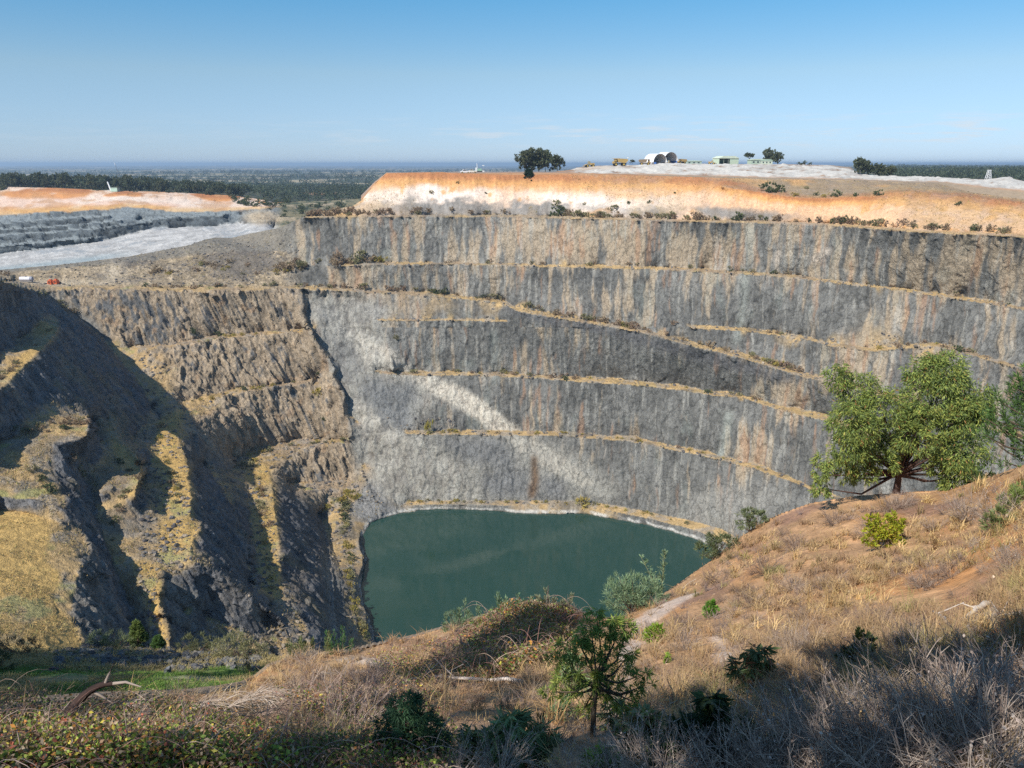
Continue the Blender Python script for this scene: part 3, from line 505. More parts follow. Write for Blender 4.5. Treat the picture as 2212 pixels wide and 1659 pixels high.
r5 = r4.copy(); r5[:, :2] *= 1.05; r5[:, 2] = -75
rows = [top]
for a_, b_, n_s in ((top, r1, 4), (r1, r2, 26), (r2, r3, 24), (r3, r4, 8), (r4, r5, 2)):
    for i in range(1, n_s + 1): rows.append(a_ + (b_ - a_) * (i / n_s))
PV = np.array(rows); rowi = np.arange(len(rows))[:, None] + 0 * xs[None]
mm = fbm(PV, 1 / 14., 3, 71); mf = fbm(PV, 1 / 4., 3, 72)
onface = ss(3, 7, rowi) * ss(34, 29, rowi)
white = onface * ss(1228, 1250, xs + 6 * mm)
PV[..., 2] += white * (.9 * mm + 1.1 * np.maximum(0, mf) + .8 * cell(PV, 1 / 5., 206)) + (1 - white) * .35 * mf * (rowi > 1) * (rowi < 56)
pc = np.empty(PV.shape); pc[:] = (.40, .22, .11); pc *= (1 + .3 * mm + .3 * mf)[..., None]
pc = mixc(pc, (.25, .22, .20), .8 * ss(-.1, .3, mm + .3 * ss(6, 18, rowi)) * (rowi > 5)); pc = mixc(pc, (.56, .53, .475) , white * ss(-.5, .1, mf + .7 * mm + .25)); pc *= (1 - white * .22 * ss(0, .4, -mm + .3 * mf))[..., None]  # hollows of the white bank darkened: shade put into the colour
pc = mixc(pc, (.36, .27, .19), .85 * ss(31, 36, rowi) * ss(1200, 1300, xs)); pc = mixc(pc, (.45, .34, .24), .7 * onface * ss(1390, 1250, xs) * ss(1240, 1260, xs) * ss(15, 20, rowi))
pc = mixc(pc, (.30, .24, .17), .9 * ss(4.5, 3, rowi) * ss(1350, 1450, xs))
kk = np.ones(PV.shape[:2], bool); pf, _ = gridfaces(kk)
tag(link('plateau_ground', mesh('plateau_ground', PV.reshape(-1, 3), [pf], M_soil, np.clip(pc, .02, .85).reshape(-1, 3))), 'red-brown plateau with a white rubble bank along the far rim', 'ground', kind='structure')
# ------------------------------------------------------------------ the country beyond, out to the horizon
rr = np.concatenate([np.geomspace(880, 6000, 150), np.geomspace(6100, 42000, 110)]); th = np.linspace(-.86, .86, 420)
RRg, TH = np.meshgrid(rr, th, indexing='ij'); G = np.stack([RRg * np.sin(TH), RRg * np.cos(TH), 0 * RRg], -1)
gx_, _, _ = proj(np.stack([G[..., 0], G[..., 1], G[..., 0] * 0 - 45], -1))
zl = -64 + 16 * fbm(G, 1 / 900., 3, 81) + 38 * ss(1650, 1900, gx_) * ss(900, 1300, RRg) + ss(2500, 9000, RRg) * (20 * fbm(G, (1 / 5000., 1 / 2500., 1), 3, 82) + 4) + ss(12000, 30000, RRg) * (42 + 60 * fbm(G, (1 / 7000., 1 / 9000., 1), 3, 83))
zl -= RRg ** 2 / 2 / 6.4e6 * .85
# the near end of the sheet meets the top of the far pit on the left
tl = np.interp(gx_, X2[0], T2[:, 2]); dl2 = np.interp(gx_, X2[0], np.hypot(T2[:, 0], T2[:, 1]))
onl = ss(620, 540, gx_); nearl = ss(700, 0, RRg - dl2) * onl
zl = zl * (1 - nearl) + (tl - .3) * nearl; zl = np.where((RRg < dl2 - 4) & (gx_ < 620), zl - 30 - .5 * (dl2 - RRg), zl)
zl = np.where((gx_ >= 560) & (RRg < 1250), np.minimum(zl, -62 - .15 * (1250 - RRg) * 0 - 25 * ss(1250, 1050, RRg)), zl)
G[..., 2] = zl
l1 = fbm(G, (1 / 420., 1 / 300., 1), 4, 84); l2 = fbm(G, (1 / 2400., 1 / 1300., 1), 4, 85); l3 = fbm(G, 1 / 60., 3, 86)
gc = np.empty(G.shape); gc[:] = (.062, .074, .044); gc *= (1 + .5 * l3)[..., None]
fld = ss(.12, .26, l2 + .22 * l1) * ss(1700, 2600, RRg); gc = mixc(gc, (.38, .31, .19), .9 * fld); gc = mixc(gc, (.20, .10, .06), .5 * ss(.2, .4, -l2) * ss(2500, 4000, RRg))
gc = mixc(gc, (.16, .13, .08), (.75 * ss(.05, .3, l1)) * ss(2200, 1500, RRg))
clear = np.exp(-(((gx_ - 690) / 46) ** 2 + ((RRg - 1720) / 130) ** 2) ** 2); gc = mixc(gc, (.55, .30, .17), .95 * clear)
gf, _ = gridfaces(np.ones(zl.shape, bool))
tag(link('distant_land', mesh('distant_land', G.reshape(-1, 3), [gf], M_land, np.clip(gc, .01, .8).reshape(-1, 3))), 'wooded plain with pale paddocks running out to a blue horizon', 'land', kind='structure')
def land_at(x, r):
    """a point of the country beyond, below picture column x at distance r"""
    u = math.atan2((x - CX) / F, CP); u = float(u)
    i = np.clip(np.searchsorted(rr, r), 1, len(rr) - 1); j = np.clip(np.searchsorted(th, u), 1, len(th) - 1)
    fi = (r - rr[i - 1]) / (rr[i] - rr[i - 1]); fj = (u - th[j - 1]) / (th[j] - th[j - 1])
    return (G[i - 1, j - 1] * (1 - fi) + G[i, j - 1] * fi) * (1 - fj) + (G[i - 1, j] * (1 - fi) + G[i, j] * fi) * fj
# ------------------------------------------------------------------ the slope we stand on, and the grassy ledge below it on the left
def relief(x0, x1, y0, y1, step, lines, sil, skirt):
    X, Y, U = solve(x0, x1, y0, y1, step, lines); sil = np.array(sil, float)
    yt = np.interp(X[0], sil[:, 0], sil[:, 1]); k = Y >= yt[None] - step; f = k.argmax(0); i = np.arange(X.shape[1]); Y[f, i] = yt
    P = at_w(X, Y, 1 / U); return X, Y, P, k, f, i
SIL = [(-170, 1540), (0, 1530), (100, 1512), (200, 1508), (300, 1506), (400, 1503), (470, 1494), (520, 1482), (545, 1470), (580, 1440), (650, 1417), (760, 1407), (800, 1396), (850, 1385), (900, 1374), (960, 1356), (1020, 1338), (1080, 1318), (1150, 1303), (1230, 1308), (1260, 1325), (1300, 1338),
    (1350, 1332), (1420, 1290), (1480, 1250), (1530, 1215), (1560, 1191), (1590, 1167), (1620, 1146), (1680, 1112), (1750, 1087), (1850, 1071), (1950, 1063), (2000, 1061), (2050, 1058), (2100, 1042), (2150, 1026), (2212, 1004), (2380, 945)]
SW = [12, 12, 12.5, 13, 14, 15.5, 18, 23, 27, 31, 35, 36, 36.5, 37, 36.5, 36, 35, 33, 31, 31, 32, 33, 34, 36, 38, 39, 39.5, 40, 40, 39.5, 39, 38, 37, 36.5, 36, 34, 32, 30, 26]
FL = [LW([(a[0], a[1], w) for a, w in zip(SIL, SW)]),
      LW([(-170, 1700, 6.4), (0, 1700, 6.6), (600, 1700, 7.2), (1106, 1700, 7.0), (1700, 1700, 6.0), (2380, 1700, 5.2)]), LW([(-170, 1600, 8.6), (0, 1600, 8.8), (400, 1600, 9), (620, 1600, 9.6), (1106, 1590, 10), (1700, 1580, 8.5), (2380, 1560, 7)]),
      LW([(600, 1490, 19), (900, 1500, 18), (1200, 1490, 17), (1500, 1480, 15), (1800, 1460, 12.5), (2212, 1420, 10.5), (2380, 1400, 9.5)]), LW([(1250, 1400, 25), (1410, 1370, 25), (1530, 1320, 26), (1700, 1300, 23), (1900, 1290, 20), (2100, 1290, 17), (2250, 1260, 14), (2380, 1230, 13)]),
      LW([(1700, 1180, 32), (1905, 1160, 30), (2050, 1150, 27), (2212, 1130, 21), (2380, 1090, 18)]), LW([(1480, 1290, 32), (1560, 1235, 35), (1650, 1170, 37)]), LW([(700, 1440, 30), (900, 1430, 28), (1060, 1400, 27), (1180, 1380, 26)]), LW([(2060, 1370, 13.4), (2212, 1310, 12.4), (2330, 1260, 11.8)])]
X3, Y3, P3, k3, f3, i3 = relief(-170, 2380, 930, 1700, 3.0, FL, SIL, 0)
N3 = gridnormals(P3); e1 = fbm(P3, 1 / 4., 4, 101); e2 = fbm(P3, 1 / .9, 3, 102); e3 = fbm(P3, 1 / .25, 2, 103)
erod = fbm(P3, (1 / 1.6, 1 / 5., 1 / 5.), 3, 104, .5, True)
P3 = P3 + N3 * (.28 * e1 + .09 * e2 + .025 * e3 - .07 * erod)[..., None] * np.clip((Y3 - Y3[f3, i3][None]) / 20 + .15, 0, 1)[..., None]
g3 = np.empty(P3.shape); g3[:] = (.46, .27, .14); g3 *= (1 + .22 * e1 + .3 * e2 + .25 * e3)[..., None]
def b3(x, y, rx, ry): return np.exp(-(((X3 - x) / rx) ** 2 + ((Y3 - y) / ry) ** 2))
g3 = mixc(g3, (.50, .24, .09), .8 * ss(.05, .35, e1 + .8 * b3(2150, 1180, 90, 50) + .5 * b3(2180, 1060, 80, 40) + .4 * b3(2090, 1330, 60, 60)))
g3 = mixc(g3, (.26, .15, .105), .8 * ss(.2, .5, fbm(P3, 1 / 3., 3, 105) + .6 * b3(1990, 1095, 70, 22)))
pth = np.clip(b3(2120, 1345, 60, 18) + b3(2200, 1308, 60, 22) + .9 * b3(1470, 1310, 22, 30) * 0, 0, 1); g3 = mixc(g3, (.62, .47, .34), .9 * ss(.25, .6, pth + .2 * e2))
ero = ss(.3, .6, .9 * np.exp(-((X3 - np.interp(Y3, [1260, 1340, 1420, 1500], [1520, 1400, 1350, 1330])) / 26) ** 2) * ss(1260, 1290, Y3) + .7 * b3(1560, 1400, 40, 60) + .3 * e1 + .25 * e2)
g3 = mixc(g3, (.60, .48, .39), .8 * ero); g3 = mixc(g3, (.58, .46, .36), .8 * ss(.2, .6, b3(800, 1425, 70, 9) + b3(730, 1450, 60, 7) + .3 * e2))
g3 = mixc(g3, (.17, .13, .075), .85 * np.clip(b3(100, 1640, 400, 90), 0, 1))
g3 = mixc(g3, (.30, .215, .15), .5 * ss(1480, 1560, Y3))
fq3, _ = gridfaces(k3)
nb = k3.sum(); crest = P3[f3, i3]; out = crest[:, :2] / np.linalg.norm(crest[:, :2], axis=1)[:, None]
def flank(P, k, j, sx, dz, n=9, reach=26):
    rows_ = np.where(k[:, j])[0]; E = P[rows_, j]; t = np.array([0] + list(np.geomspace(.4, reach, n))); Q_ = E[:, None] + np.stack([sx * t, 0 * t, dz * t], -1)[None]; Q_[:, 1:, 2] += .25 * fbm(Q_[:, 1:], 1 / 2.5, 3, 160); f_, _ = gridfaces(np.ones(Q_.shape[:2], bool)); return Q_, f_
sk = []
for a_, b_ in ((1.2, .8), (4, 4), (10, 12), (25, 34), (60, 90)):
    p = crest.copy(); p[:, :2] += out * a_; p[:, 2] -= b_ * np.where(X3[0] > 1400, .9, .8); sk.append(p)
SKV = np.array([crest] + sk); skf, _ = gridfaces(np.ones(SKV.shape[:2], bool))
fr, ffr = flank(P3, k3, -1, 1, .22); fl_, ffl = flank(P3, k3, 0, -1, .05); nb2 = nb + SKV.shape[0] * SKV.shape[1]; nb3 = nb2 + fr.shape[0] * fr.shape[1]
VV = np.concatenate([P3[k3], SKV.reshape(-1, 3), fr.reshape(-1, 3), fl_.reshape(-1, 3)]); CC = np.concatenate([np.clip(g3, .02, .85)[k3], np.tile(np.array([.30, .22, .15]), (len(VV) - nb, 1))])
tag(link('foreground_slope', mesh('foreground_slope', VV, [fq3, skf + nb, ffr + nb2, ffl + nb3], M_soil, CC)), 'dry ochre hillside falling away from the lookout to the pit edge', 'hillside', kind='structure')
FG = dict(X=X3, Y=Y3, P=P3, N=N3, keep=k3, f=f3)
def fg_at(x, y):
    j = np.clip(np.round((np.asarray(y) - 930) / 3).astype(int), 0, X3.shape[0] - 1); i = np.clip(np.round((np.asarray(x) + 170) / 3).astype(int), 0, X3.shape[1] - 1)
    j = np.maximum(j, f3[i]); return P3[j, i]
SIL2 = [(-170, 1408), (0, 1404), (60, 1412), (150, 1402), (200, 1398), (330, 1394), (400, 1408), (470, 1398), (540, 1404), (580, 1420), (640, 1440), (700, 1460)]
LL = [LW([(a[0], a[1], w) for a, w in zip(SIL2, (44, 46, 48, 50, 52, 55, 55, 54, 53, 50, 47, 44))]), LW([(-170, 1425, 42), (0, 1425, 43.5), (200, 1422, 46), (350, 1424, 49), (480, 1425, 50), (600, 1452, 45)]), LW([(-170, 1447, 40.5), (0, 1447, 41.5), (200, 1446, 43), (400, 1447, 44.5), (560, 1465, 43)]),
      LW([(-170, 1480, 36), (0, 1480, 37), (200, 1480, 38.5), (400, 1480, 39.5), (560, 1490, 39)]), LW([(-170, 1600, 24), (250, 1600, 26), (700, 1600, 27)])]
X4, Y4, P4, k4, f4, i4 = relief(-170, 700, 1390, 1600, 3.0, LL, SIL2, 0)
N4 = gridnormals(P4); o1 = fbm(P4, 1 / 5., 3, 111); o2 = fbm(P4, 1 / 1.2, 3, 112)
P4 = P4 + N4 * (.25 * o1 + .18 * o2)[..., None]
g4 = np.empty(P4.shape); g4[:] = (.33, .25, .11); g4 = mixc(g4, (.13, .22, .05), .9 * ss(-.1, .25, o1 + .8 * np.exp(-((Y4 - 1452) / 10) ** 2) - .25)); g4 = mixc(g4, (.42, .33, .24), .8 * np.exp(-(((X4 - 400) / 70) ** 2 + ((Y4 - 1467) / 3.5) ** 2)))
g4 = mixc(g4, (.17, .16, .15), .85 * ss(1424, 1414, Y4 + 5 * o1)); g4 *= (1 + .3 * o2)[..., None]
cr4 = P4[f4, i4]; o4 = cr4[:, :2] / np.linalg.norm(cr4[:, :2], axis=1)[:, None]; sk = [cr4]
for a_, b_ in ((1, 1), (4, 6), (12, 22), (30, 60)):
    p = cr4.copy(); p[:, :2] += o4 * a_; p[:, 2] -= b_; sk.append(p)
lf, flf = flank(P4, k4, 0, -1, .02, 7, 40); sk = np.array(sk); s4, _ = gridfaces(np.ones(sk.shape[:2], bool)); fq4, _ = gridfaces(k4)
tag(link('grass_ledge', mesh('grass_ledge', np.concatenate([P4[k4], sk.reshape(-1, 3), lf.reshape(-1, 3)]), [fq4, s4 + k4.sum(), flf + k4.sum() + sk.shape[0] * sk.shape[1]], M_soil, np.concatenate([np.clip(g4, .02, .8)[k4], np.tile(np.array([.16, .15, .14]), (sk.shape[0] * sk.shape[1] + lf.shape[0] * lf.shape[1], 1))]))), 'level grassy bench below the lookout edged by a bank of grey rubble', 'ground', kind='structure')
def ledge_at(x, y):
    j = np.clip(np.round((np.asarray(y) - 1390) / 3).astype(int), 0, X4.shape[0] - 1); i = np.clip(np.round((np.asarray(x) + 170) / 3).astype(int), 0, X4.shape[1] - 1)
    j = np.maximum(j, f4[i]); return P4[j, i]
# ------------------------------------------------------------------ builders for plants and things
def nrm(v): return v / (np.linalg.norm(v, axis=-1)[..., None] + 1e-9)
def rnd(*s): return rng.random(s)
def rdir(n): return nrm(rng.normal(size=(n, 3)))
class MB:
    def __init__(s): s.V = []; s.F = {}; s.C = []; s.n = 0
    def add(s, V, F, col=(.5, .5, .5)):
        V = np.asarray(V, float).reshape(-1, 3); F = np.asarray(F, int)
        s.V.append(V); s.F.setdefault(F.shape[1], []).append(F + s.n); c = np.asarray(col, float); s.C.append(np.broadcast_to(c, (len(V), 3)) if c.ndim == 1 else c.reshape(-1, 3)); s.n += len(V); return s
    def leaves(s, pos, ax, L, Wd, col):
        n = len(pos); ax = nrm(ax); sd = nrm(np.cross(ax, rdir(n))); L = np.broadcast_to(np.asarray(L, float), (n,))[:, None]; Wd = np.broadcast_to(np.asarray(Wd, float), (n,))[:, None]
        up = np.cross(sd, ax); mid = pos + ax * L * .45 + up * Wd * .12
        V = np.stack([pos, mid - sd * Wd / 2, pos + ax * L, mid + sd * Wd / 2], 1); i = np.arange(n)[:, None] * 4 + np.arange(4)[None]
        return s.add(V, i, np.repeat(np.broadcast_to(col, (n, 3)), 4, 0))
    def tubes(s, PL, Rr, sides=3, col=(.3, .25, .2)):
        m, n, _ = PL.shape; Rr = np.broadcast_to(Rr, (m, n)); t = nrm(np.gradient(PL, axis=1)); ref = np.where(np.abs(t[..., 2:3]) > .9, np.array([1., 0, 0]), np.array([0, 0, 1.])); a = nrm(np.cross(t, ref)); b = np.cross(t, a)
        an = np.arange(sides) / sides * 2 * math.pi; V = PL[:, :, None] + (a[:, :, None] * np.cos(an)[:, None] + b[:, :, None] * np.sin(an)[:, None]) * Rr[:, :, None, None]
        i = np.arange(m)[:, None, None] * n * sides; j = np.arange(n - 1)[None, :, None] * sides; k = np.arange(sides)[None, None]; k2 = (k + 1) % sides
        Fq = np.stack(np.broadcast_arrays(i + j + k, i + j + k2, i + j + sides + k2, i + j + sides + k), -1).reshape(-1, 4)
        c = np.asarray(col, float); c = c if c.ndim == 1 else np.repeat(c, n * sides, 0); return s.add(V, Fq, c)
    def blades(s, pos, h, lean, wd, col):
        n = len(pos); h = np.broadcast_to(h, (n,))[:, None]; a = rnd(n) * 6.283; d = np.stack([np.cos(a), np.sin(a), 0 * a], -1); sd = np.stack([-np.sin(a), np.cos(a), 0 * a], -1); le = (np.asarray(lean) * (.4 + rnd(n)))[:, None]; wd = np.broadcast_to(wd, (n,))[:, None]
        up = np.array([0, 0, 1.]); m_ = pos + up * h * .55 + d * h * le * .3; t = pos + up * h * (1 - .3 * le) + d * h * le
        V = np.stack([pos - sd * wd / 2, pos + sd * wd / 2, m_ + sd * wd * .4, m_ - sd * wd * .4, t], 1); i = np.arange(n)[:, None] * 5
        c = np.repeat(np.broadcast_to(col, (n, 3)), 5, 0); s.add(V, i + np.array([[0, 1, 2, 3]]), c); s.F.setdefault(3, []).append(i + np.array([[3, 2, 4]]) + s.n - 5 * n); return s
    def box(s, c, sz, rz=0, top=(1, 1), col=(.5, .5, .5), shift=(0, 0)):
        x, y, z = np.array(sz) / 2.; V = np.array([[-x, -y, -z], [x, -y, -z], [x, y, -z], [-x, y, -z], [-x * top[0] + shift[0], -y * top[1] + shift[1], z], [x * top[0] + shift[0], -y * top[1] + shift[1], z], [x * top[0] + shift[0], y * top[1] + shift[1], z], [-x * top[0] + shift[0], y * top[1] + shift[1], z]])
        ca, sa = math.cos(rz), math.sin(rz); V = V @ np.array([[ca, sa, 0], [-sa, ca, 0], [0, 0, 1]]) + np.array(c); return s.add(V, [[0, 3, 2, 1], [4, 5, 6, 7], [0, 1, 5, 4], [1, 2, 6, 5], [2, 3, 7, 6], [3, 0, 4, 7]], col)
    def prism(s, prof, y0, y1, col=(.5, .5, .5), ax='y'):
        p = np.array(prof, float); n = len(p); mk_ = (lambda y: np.stack([p[:, 0], p[:, 0] * 0 + y, p[:, 1]], -1)) if ax == 'y' else (lambda y: np.stack([p[:, 0] * 0 + y, p[:, 0], p[:, 1]], -1))
        V = np.concatenate([mk_(y0), mk_(y1)]); s.add(V, [[i, (i + 1) % n, n + (i + 1) % n, n + i] for i in range(n)], col); s.F.setdefault(n, []).append(np.array([list(range(n))[::-1]]) + s.n - 2 * n); s.F[n].append(np.array([list(range(n, 2 * n))]) + s.n - 2 * n); return s
    def cyl(s, a, b, r, n=12, r2=None, col=(.5, .5, .5)):
        a = np.array(a, float); b = np.array(b, float); r2 = r if r2 is None else r2; s.tubes(np.stack([a, a, b, b])[None], np.array([[1e-3, r, r2, 1e-3]]), n, col); return s
    def me(s, name, m, smooth=False): return mesh(name, np.concatenate(s.V), [np.concatenate(v) for v in s.F.values()], m, np.concatenate(s.C), smooth)
    def obj(s, name, m, parent=None, loc=(0, 0, 0), rz=0, smooth=False): return link(name, s.me(name, m, smooth), parent, loc, rz)
def empty(name, loc, label, cat, group=None, rz=0, sc=None):
    o = link(name, None, None, loc, rz, sc); return tag(o, label, cat, group)
def dup(root, loc, rz=0, sc=1.0, label=None, group=None):
    r = root.copy(); COL.objects.link(r); r.location = loc; r.rotation_euler = (0, 0, rz); r.scale = (sc,) * 3 if not hasattr(sc, '__len__') else sc
    if label: r['label'] = label
    if group: r['group'] = group
    for ch in list(root.children):
        c = ch.copy(); COL.objects.link(c); c.parent = r
    return r
def pal(n, cols, wts=None, jit=.25):
    cols = np.array(cols, float); i = rng.choice(len(cols), n, p=None if wts is None else np.array(wts) / sum(wts)); return cols[i] * (1 + jit * (rnd(n, 1) * 2 - 1))
def inball(n, hollow=.0): return rdir(n) * ((hollow + (1 - hollow) * rnd(n)) ** (1 / 2.2))[:, None]
GUM = [(.10, .145, .035), (.075, .115, .035), (.15, .18, .05), (.06, .09, .04)]
# --- a tree from crown lumps (x, y, z, r): trunk and limbs reach for the lumps, leaves fill them
def lump_tree(name, lumps, leaf_n, leaf, cols, base, label, cat='tree', group=None, trunk_r=.2, bark=(.12, .06, .045), droop=.7, fork=.35, wts=None, parts=('trunk', 'crown'), squash=.85, sides=7, hollow=.35):
    lumps = np.array(lumps, float); root = empty(name, base, label, cat, group); m = MB(); ctr = lumps[:, :3].mean(0); fk = np.array([ctr[0] * .25, ctr[1] * .25, lumps[:, 2].mean() * fork])
    m.tubes(np.array([[[0, 0, -.4], [0, 0, fk[2] * .4], fk * np.array([.7, .7, .75]), fk]]), np.array([[1.35, 1.0, .85, .75]]) * trunk_r, sides, bark)
    PLs = []
    for lx, ly, lz, lr in lumps:
        e = np.array([lx, ly, lz]); s = fk * (.8 + .25 * random.random()); q = s + (e - s) * .5 + np.array([0, 0, -.12 * np.linalg.norm(e[:2] - s[:2])]) + rng.normal(size=3) * .06 * np.linalg.norm(e - s); PLs.append([s, s * .6 + q * .4, q, q * .4 + e * .6, e])
    m.tubes(np.array(PLs), np.array([[.5, .4, .3, .2, .07]]) * trunk_r, 5, bark); m.obj(parts[0], M_bark, root, smooth=True)
    w = lumps[:, 3] ** 2; cnt = np.maximum(8, (leaf_n * w / w.sum()).astype(int)); g = MB()
    for (lx, ly, lz, lr), n in zip(lumps, cnt):
        sub = inball(max(3, n // 26), .5) * lr * np.array([1, 1, squash]); k = rng.integers(0, len(sub), n); p = np.array([lx, ly, lz]) + sub[k] + rng.normal(size=(n, 3)) * lr * .125
        ax = nrm(p - np.array([lx, ly, lz])) * .5 + rdir(n) * .7 - np.array([0, 0, droop]); L = leaf[0] * (.7 + .6 * rnd(n)); g.leaves(p, ax, L, leaf[1] * (.7 + .6 * rnd(n)), pal(n, cols, wts) * (.8 + .4 * rnd(len(sub), 1))[k])
    g.obj(parts[1], M_leaf, root); return root
# --- bare or leafy twig shrub
def twigs(n, H, spread, sub=5, r0=.006, curve=.3, up=.5):
    a = rnd(n) * 6.283; el = 1 - spread * rnd(n) ** .8; d = np.stack([np.cos(a) * np.sqrt(np.maximum(0, 1 - el ** 2)), np.sin(a) * np.sqrt(np.maximum(0, 1 - el ** 2)), el], -1); b = np.stack([np.cos(a), np.sin(a), 0 * a], -1) * (rnd(n, 1) * .10 * H); L = H * (.6 + .5 * rnd(n))[:, None]
    t = np.linspace(0, 1, 5); bend = rdir(n) * curve
    PL = b[:, None] + d[:, None] * L[:, None] * t[None, :, None] + bend[:, None] * L[:, None] * (t ** 2)[None, :, None]
    R1 = r0 * np.linspace(1, .45, 5)[None]; k = np.repeat(np.arange(n), sub); f = .3 + .65 * rnd(n * sub); i0 = np.minimum((f * 4).astype(int), 3); fr = (f * 4 - i0)[:, None]
    s0 = PL[k, i0] * (1 - fr) + PL[k, i0 + 1] * fr; dd = nrm(nrm(PL[k, i0 + 1] - PL[k, i0]) + rdir(n * sub) * .75 + np.array([0, 0, up * .5])); L2 = H * .38 * (.4 + .8 * rnd(n * sub))[:, None]; t2 = np.linspace(0, 1, 4)
    P2_ = s0[:, None] + dd[:, None] * L2[:, None] * t2[None, :, None] + (rdir(n * sub) * .25)[:, None] * L2[:, None] * (t2 ** 2)[None, :, None]
    return PL, R1, P2_, r0 * np.linspace(.55, .25, 4)[None]
def dead_shrub(name, n, H, spread, sub, r0, cols, base, label, group=None, curve=.3, heads=0, cat='dead shrub', sc=None, rz=0):
    root = empty(name, base, label, cat, group, rz, sc); m = MB(); a, ra, b, rb = twigs(n, H, spread, sub, r0, curve); m.tubes(a, ra, 3, pal(len(a), cols)); m.tubes(b, rb, 3, pal(len(b), cols))
    k = rng.integers(0, len(b), len(b)); dd = nrm(rdir(len(b)) + nrm(b[k, 3] - b[k, 0])); L = H * .14; c_ = b[k, 2][:, None] + dd[:, None] * L * np.linspace(0, 1, 3)[None, :, None]; m.tubes(c_, np.array([[.35, .3, .18]]) * r0, 3, pal(len(b), cols)); m.obj('branches', M_bark, root)
    if heads:
        g = MB(); p = b[rng.integers(0, len(b), heads), 3]; g.leaves(p, rdir(heads), .05 * H, .03 * H, pal(heads, [(.42, .33, .27), (.5, .42, .36), (.3, .2, .15)])); g.obj('dry_leaves', M_leaf, root)
    return root
# --- leafy bush: stems inside, leaves in sub-clumps
def bush(name, lumps, n, leaf, cols, base, label, cat='bush', group=None, stems=14, bark=(.16, .10, .07), droop=0., up=.4, parts=('stems', 'foliage'), wts=None, stem_r=.02):
    lumps = np.array(lumps, float); root = empty(name, base, label, cat, group); m = MB(); k = rng.integers(0, len(lumps), stems); e = lumps[k, :3] + rdir(stems) * lumps[k, 3:] * .7; b0 = rng.normal(size=(stems, 3)) * .06 * lumps[:, 3].max(); b0[:, 2] = -.05
    t = np.linspace(0, 1, 5)[None, :, None]; PL = b0[:, None] + (e - b0)[:, None] * t + np.array([0, 0, -.12]) * np.linalg.norm(e, axis=1)[:, None, None] * (t * (1 - t)) * 2; m.tubes(PL, stem_r * np.linspace(1, .3, 5)[None], 4, bark); m.obj(parts[0], M_bark, root)
    w = lumps[:, 3] ** 2; g = MB()
    for l, c_ in zip(lumps, np.maximum(6, (n * w / w.sum()).astype(int))):
        sub = inball(max(4, c_ // 22), .45) * l[3]; q = rng.integers(0, len(sub), c_); p = l[:3] + sub[q] + rng.normal(size=(c_, 3)) * l[3] * .11; p[:, 2] = np.maximum(p[:, 2], .02); ax = nrm(sub[q]) * .7 + rdir(c_) * .7 + np.array([0, 0, up - droop])
        g.leaves(p, ax, leaf[0] * (.6 + .7 * rnd(c_)), leaf[1] * (.7 + .6 * rnd(c_)), pal(c_, cols, wts) * (.8 + .4 * rnd(len(sub), 1))[q])
    g.obj(parts[1], M_leaf, root); return root
def wpx(P): return float(P[1] * CP - P[2] * SP)
def mpp(P): return wpx(P) / F                     # metres in one picture unit there

# ------------------------------------------------------------------ foreground plants
P_ = fg_at(1937, 1064); s = mpp(P_)
gl = [(-165, 260, 28), (-120, 235, 42), (-80, 205, 48), (-110, 170, 48), (-150, 120, 40), (-150, 170, 45), (-70, 130, 50), (-20, 150, 48), (0, 190, 45), (45, 215, 52), (70, 255, 48), (35, 268, 46), (100, 262, 38), (55, 285, 30), (125, 225, 42), (140, 185, 45), (165, 150, 38), (95, 180, 52), (60, 150, 48), (30, 120, 40),
      (100, 120, 52), (150, 105, 40), (70, 70, 45), (115, 60, 42), (30, 75, 28), (-60, 85, 34), (-100, 60, 32), (-185, 50, 26), (-165, 75, 28), (-185, 25, 18), (95, 25, 32), (165, 70, 24), (-125, 95, 36), (-30, 105, 36)]
gl = [q for q in gl if q[:2] not in ((30, 75), (-60, 85), (70, 70), (95, 25))]
gl += [(-62, 92, 32), (72, 82, 36), (112, 48, 32), (-118, 40, 24), (130, 90, 34), (30, 105, 34)]
gl = [(x * .93, random.uniform(-75, 75) * (1 - abs(y - 150) / 260), y + random.uniform(-9, 9), r * random.uniform(.75, 1.1)) for x, y, r in gl]
lump_tree('gum_tree', np.array(gl) * s, 50000, (.20, .046), [(.27, .32, .075), (.19, .245, .065), (.125, .17, .055), (.37, .38, .09), (.36, .18, .07)], P_, 'broad leafy gum tree with a red-brown trunk standing on the crest of the dry hillside', 'tree', None  , .155, (.085, .05, .04), .55, .36, wts=(4, 4, 3, 2, .35), hollow=.3)
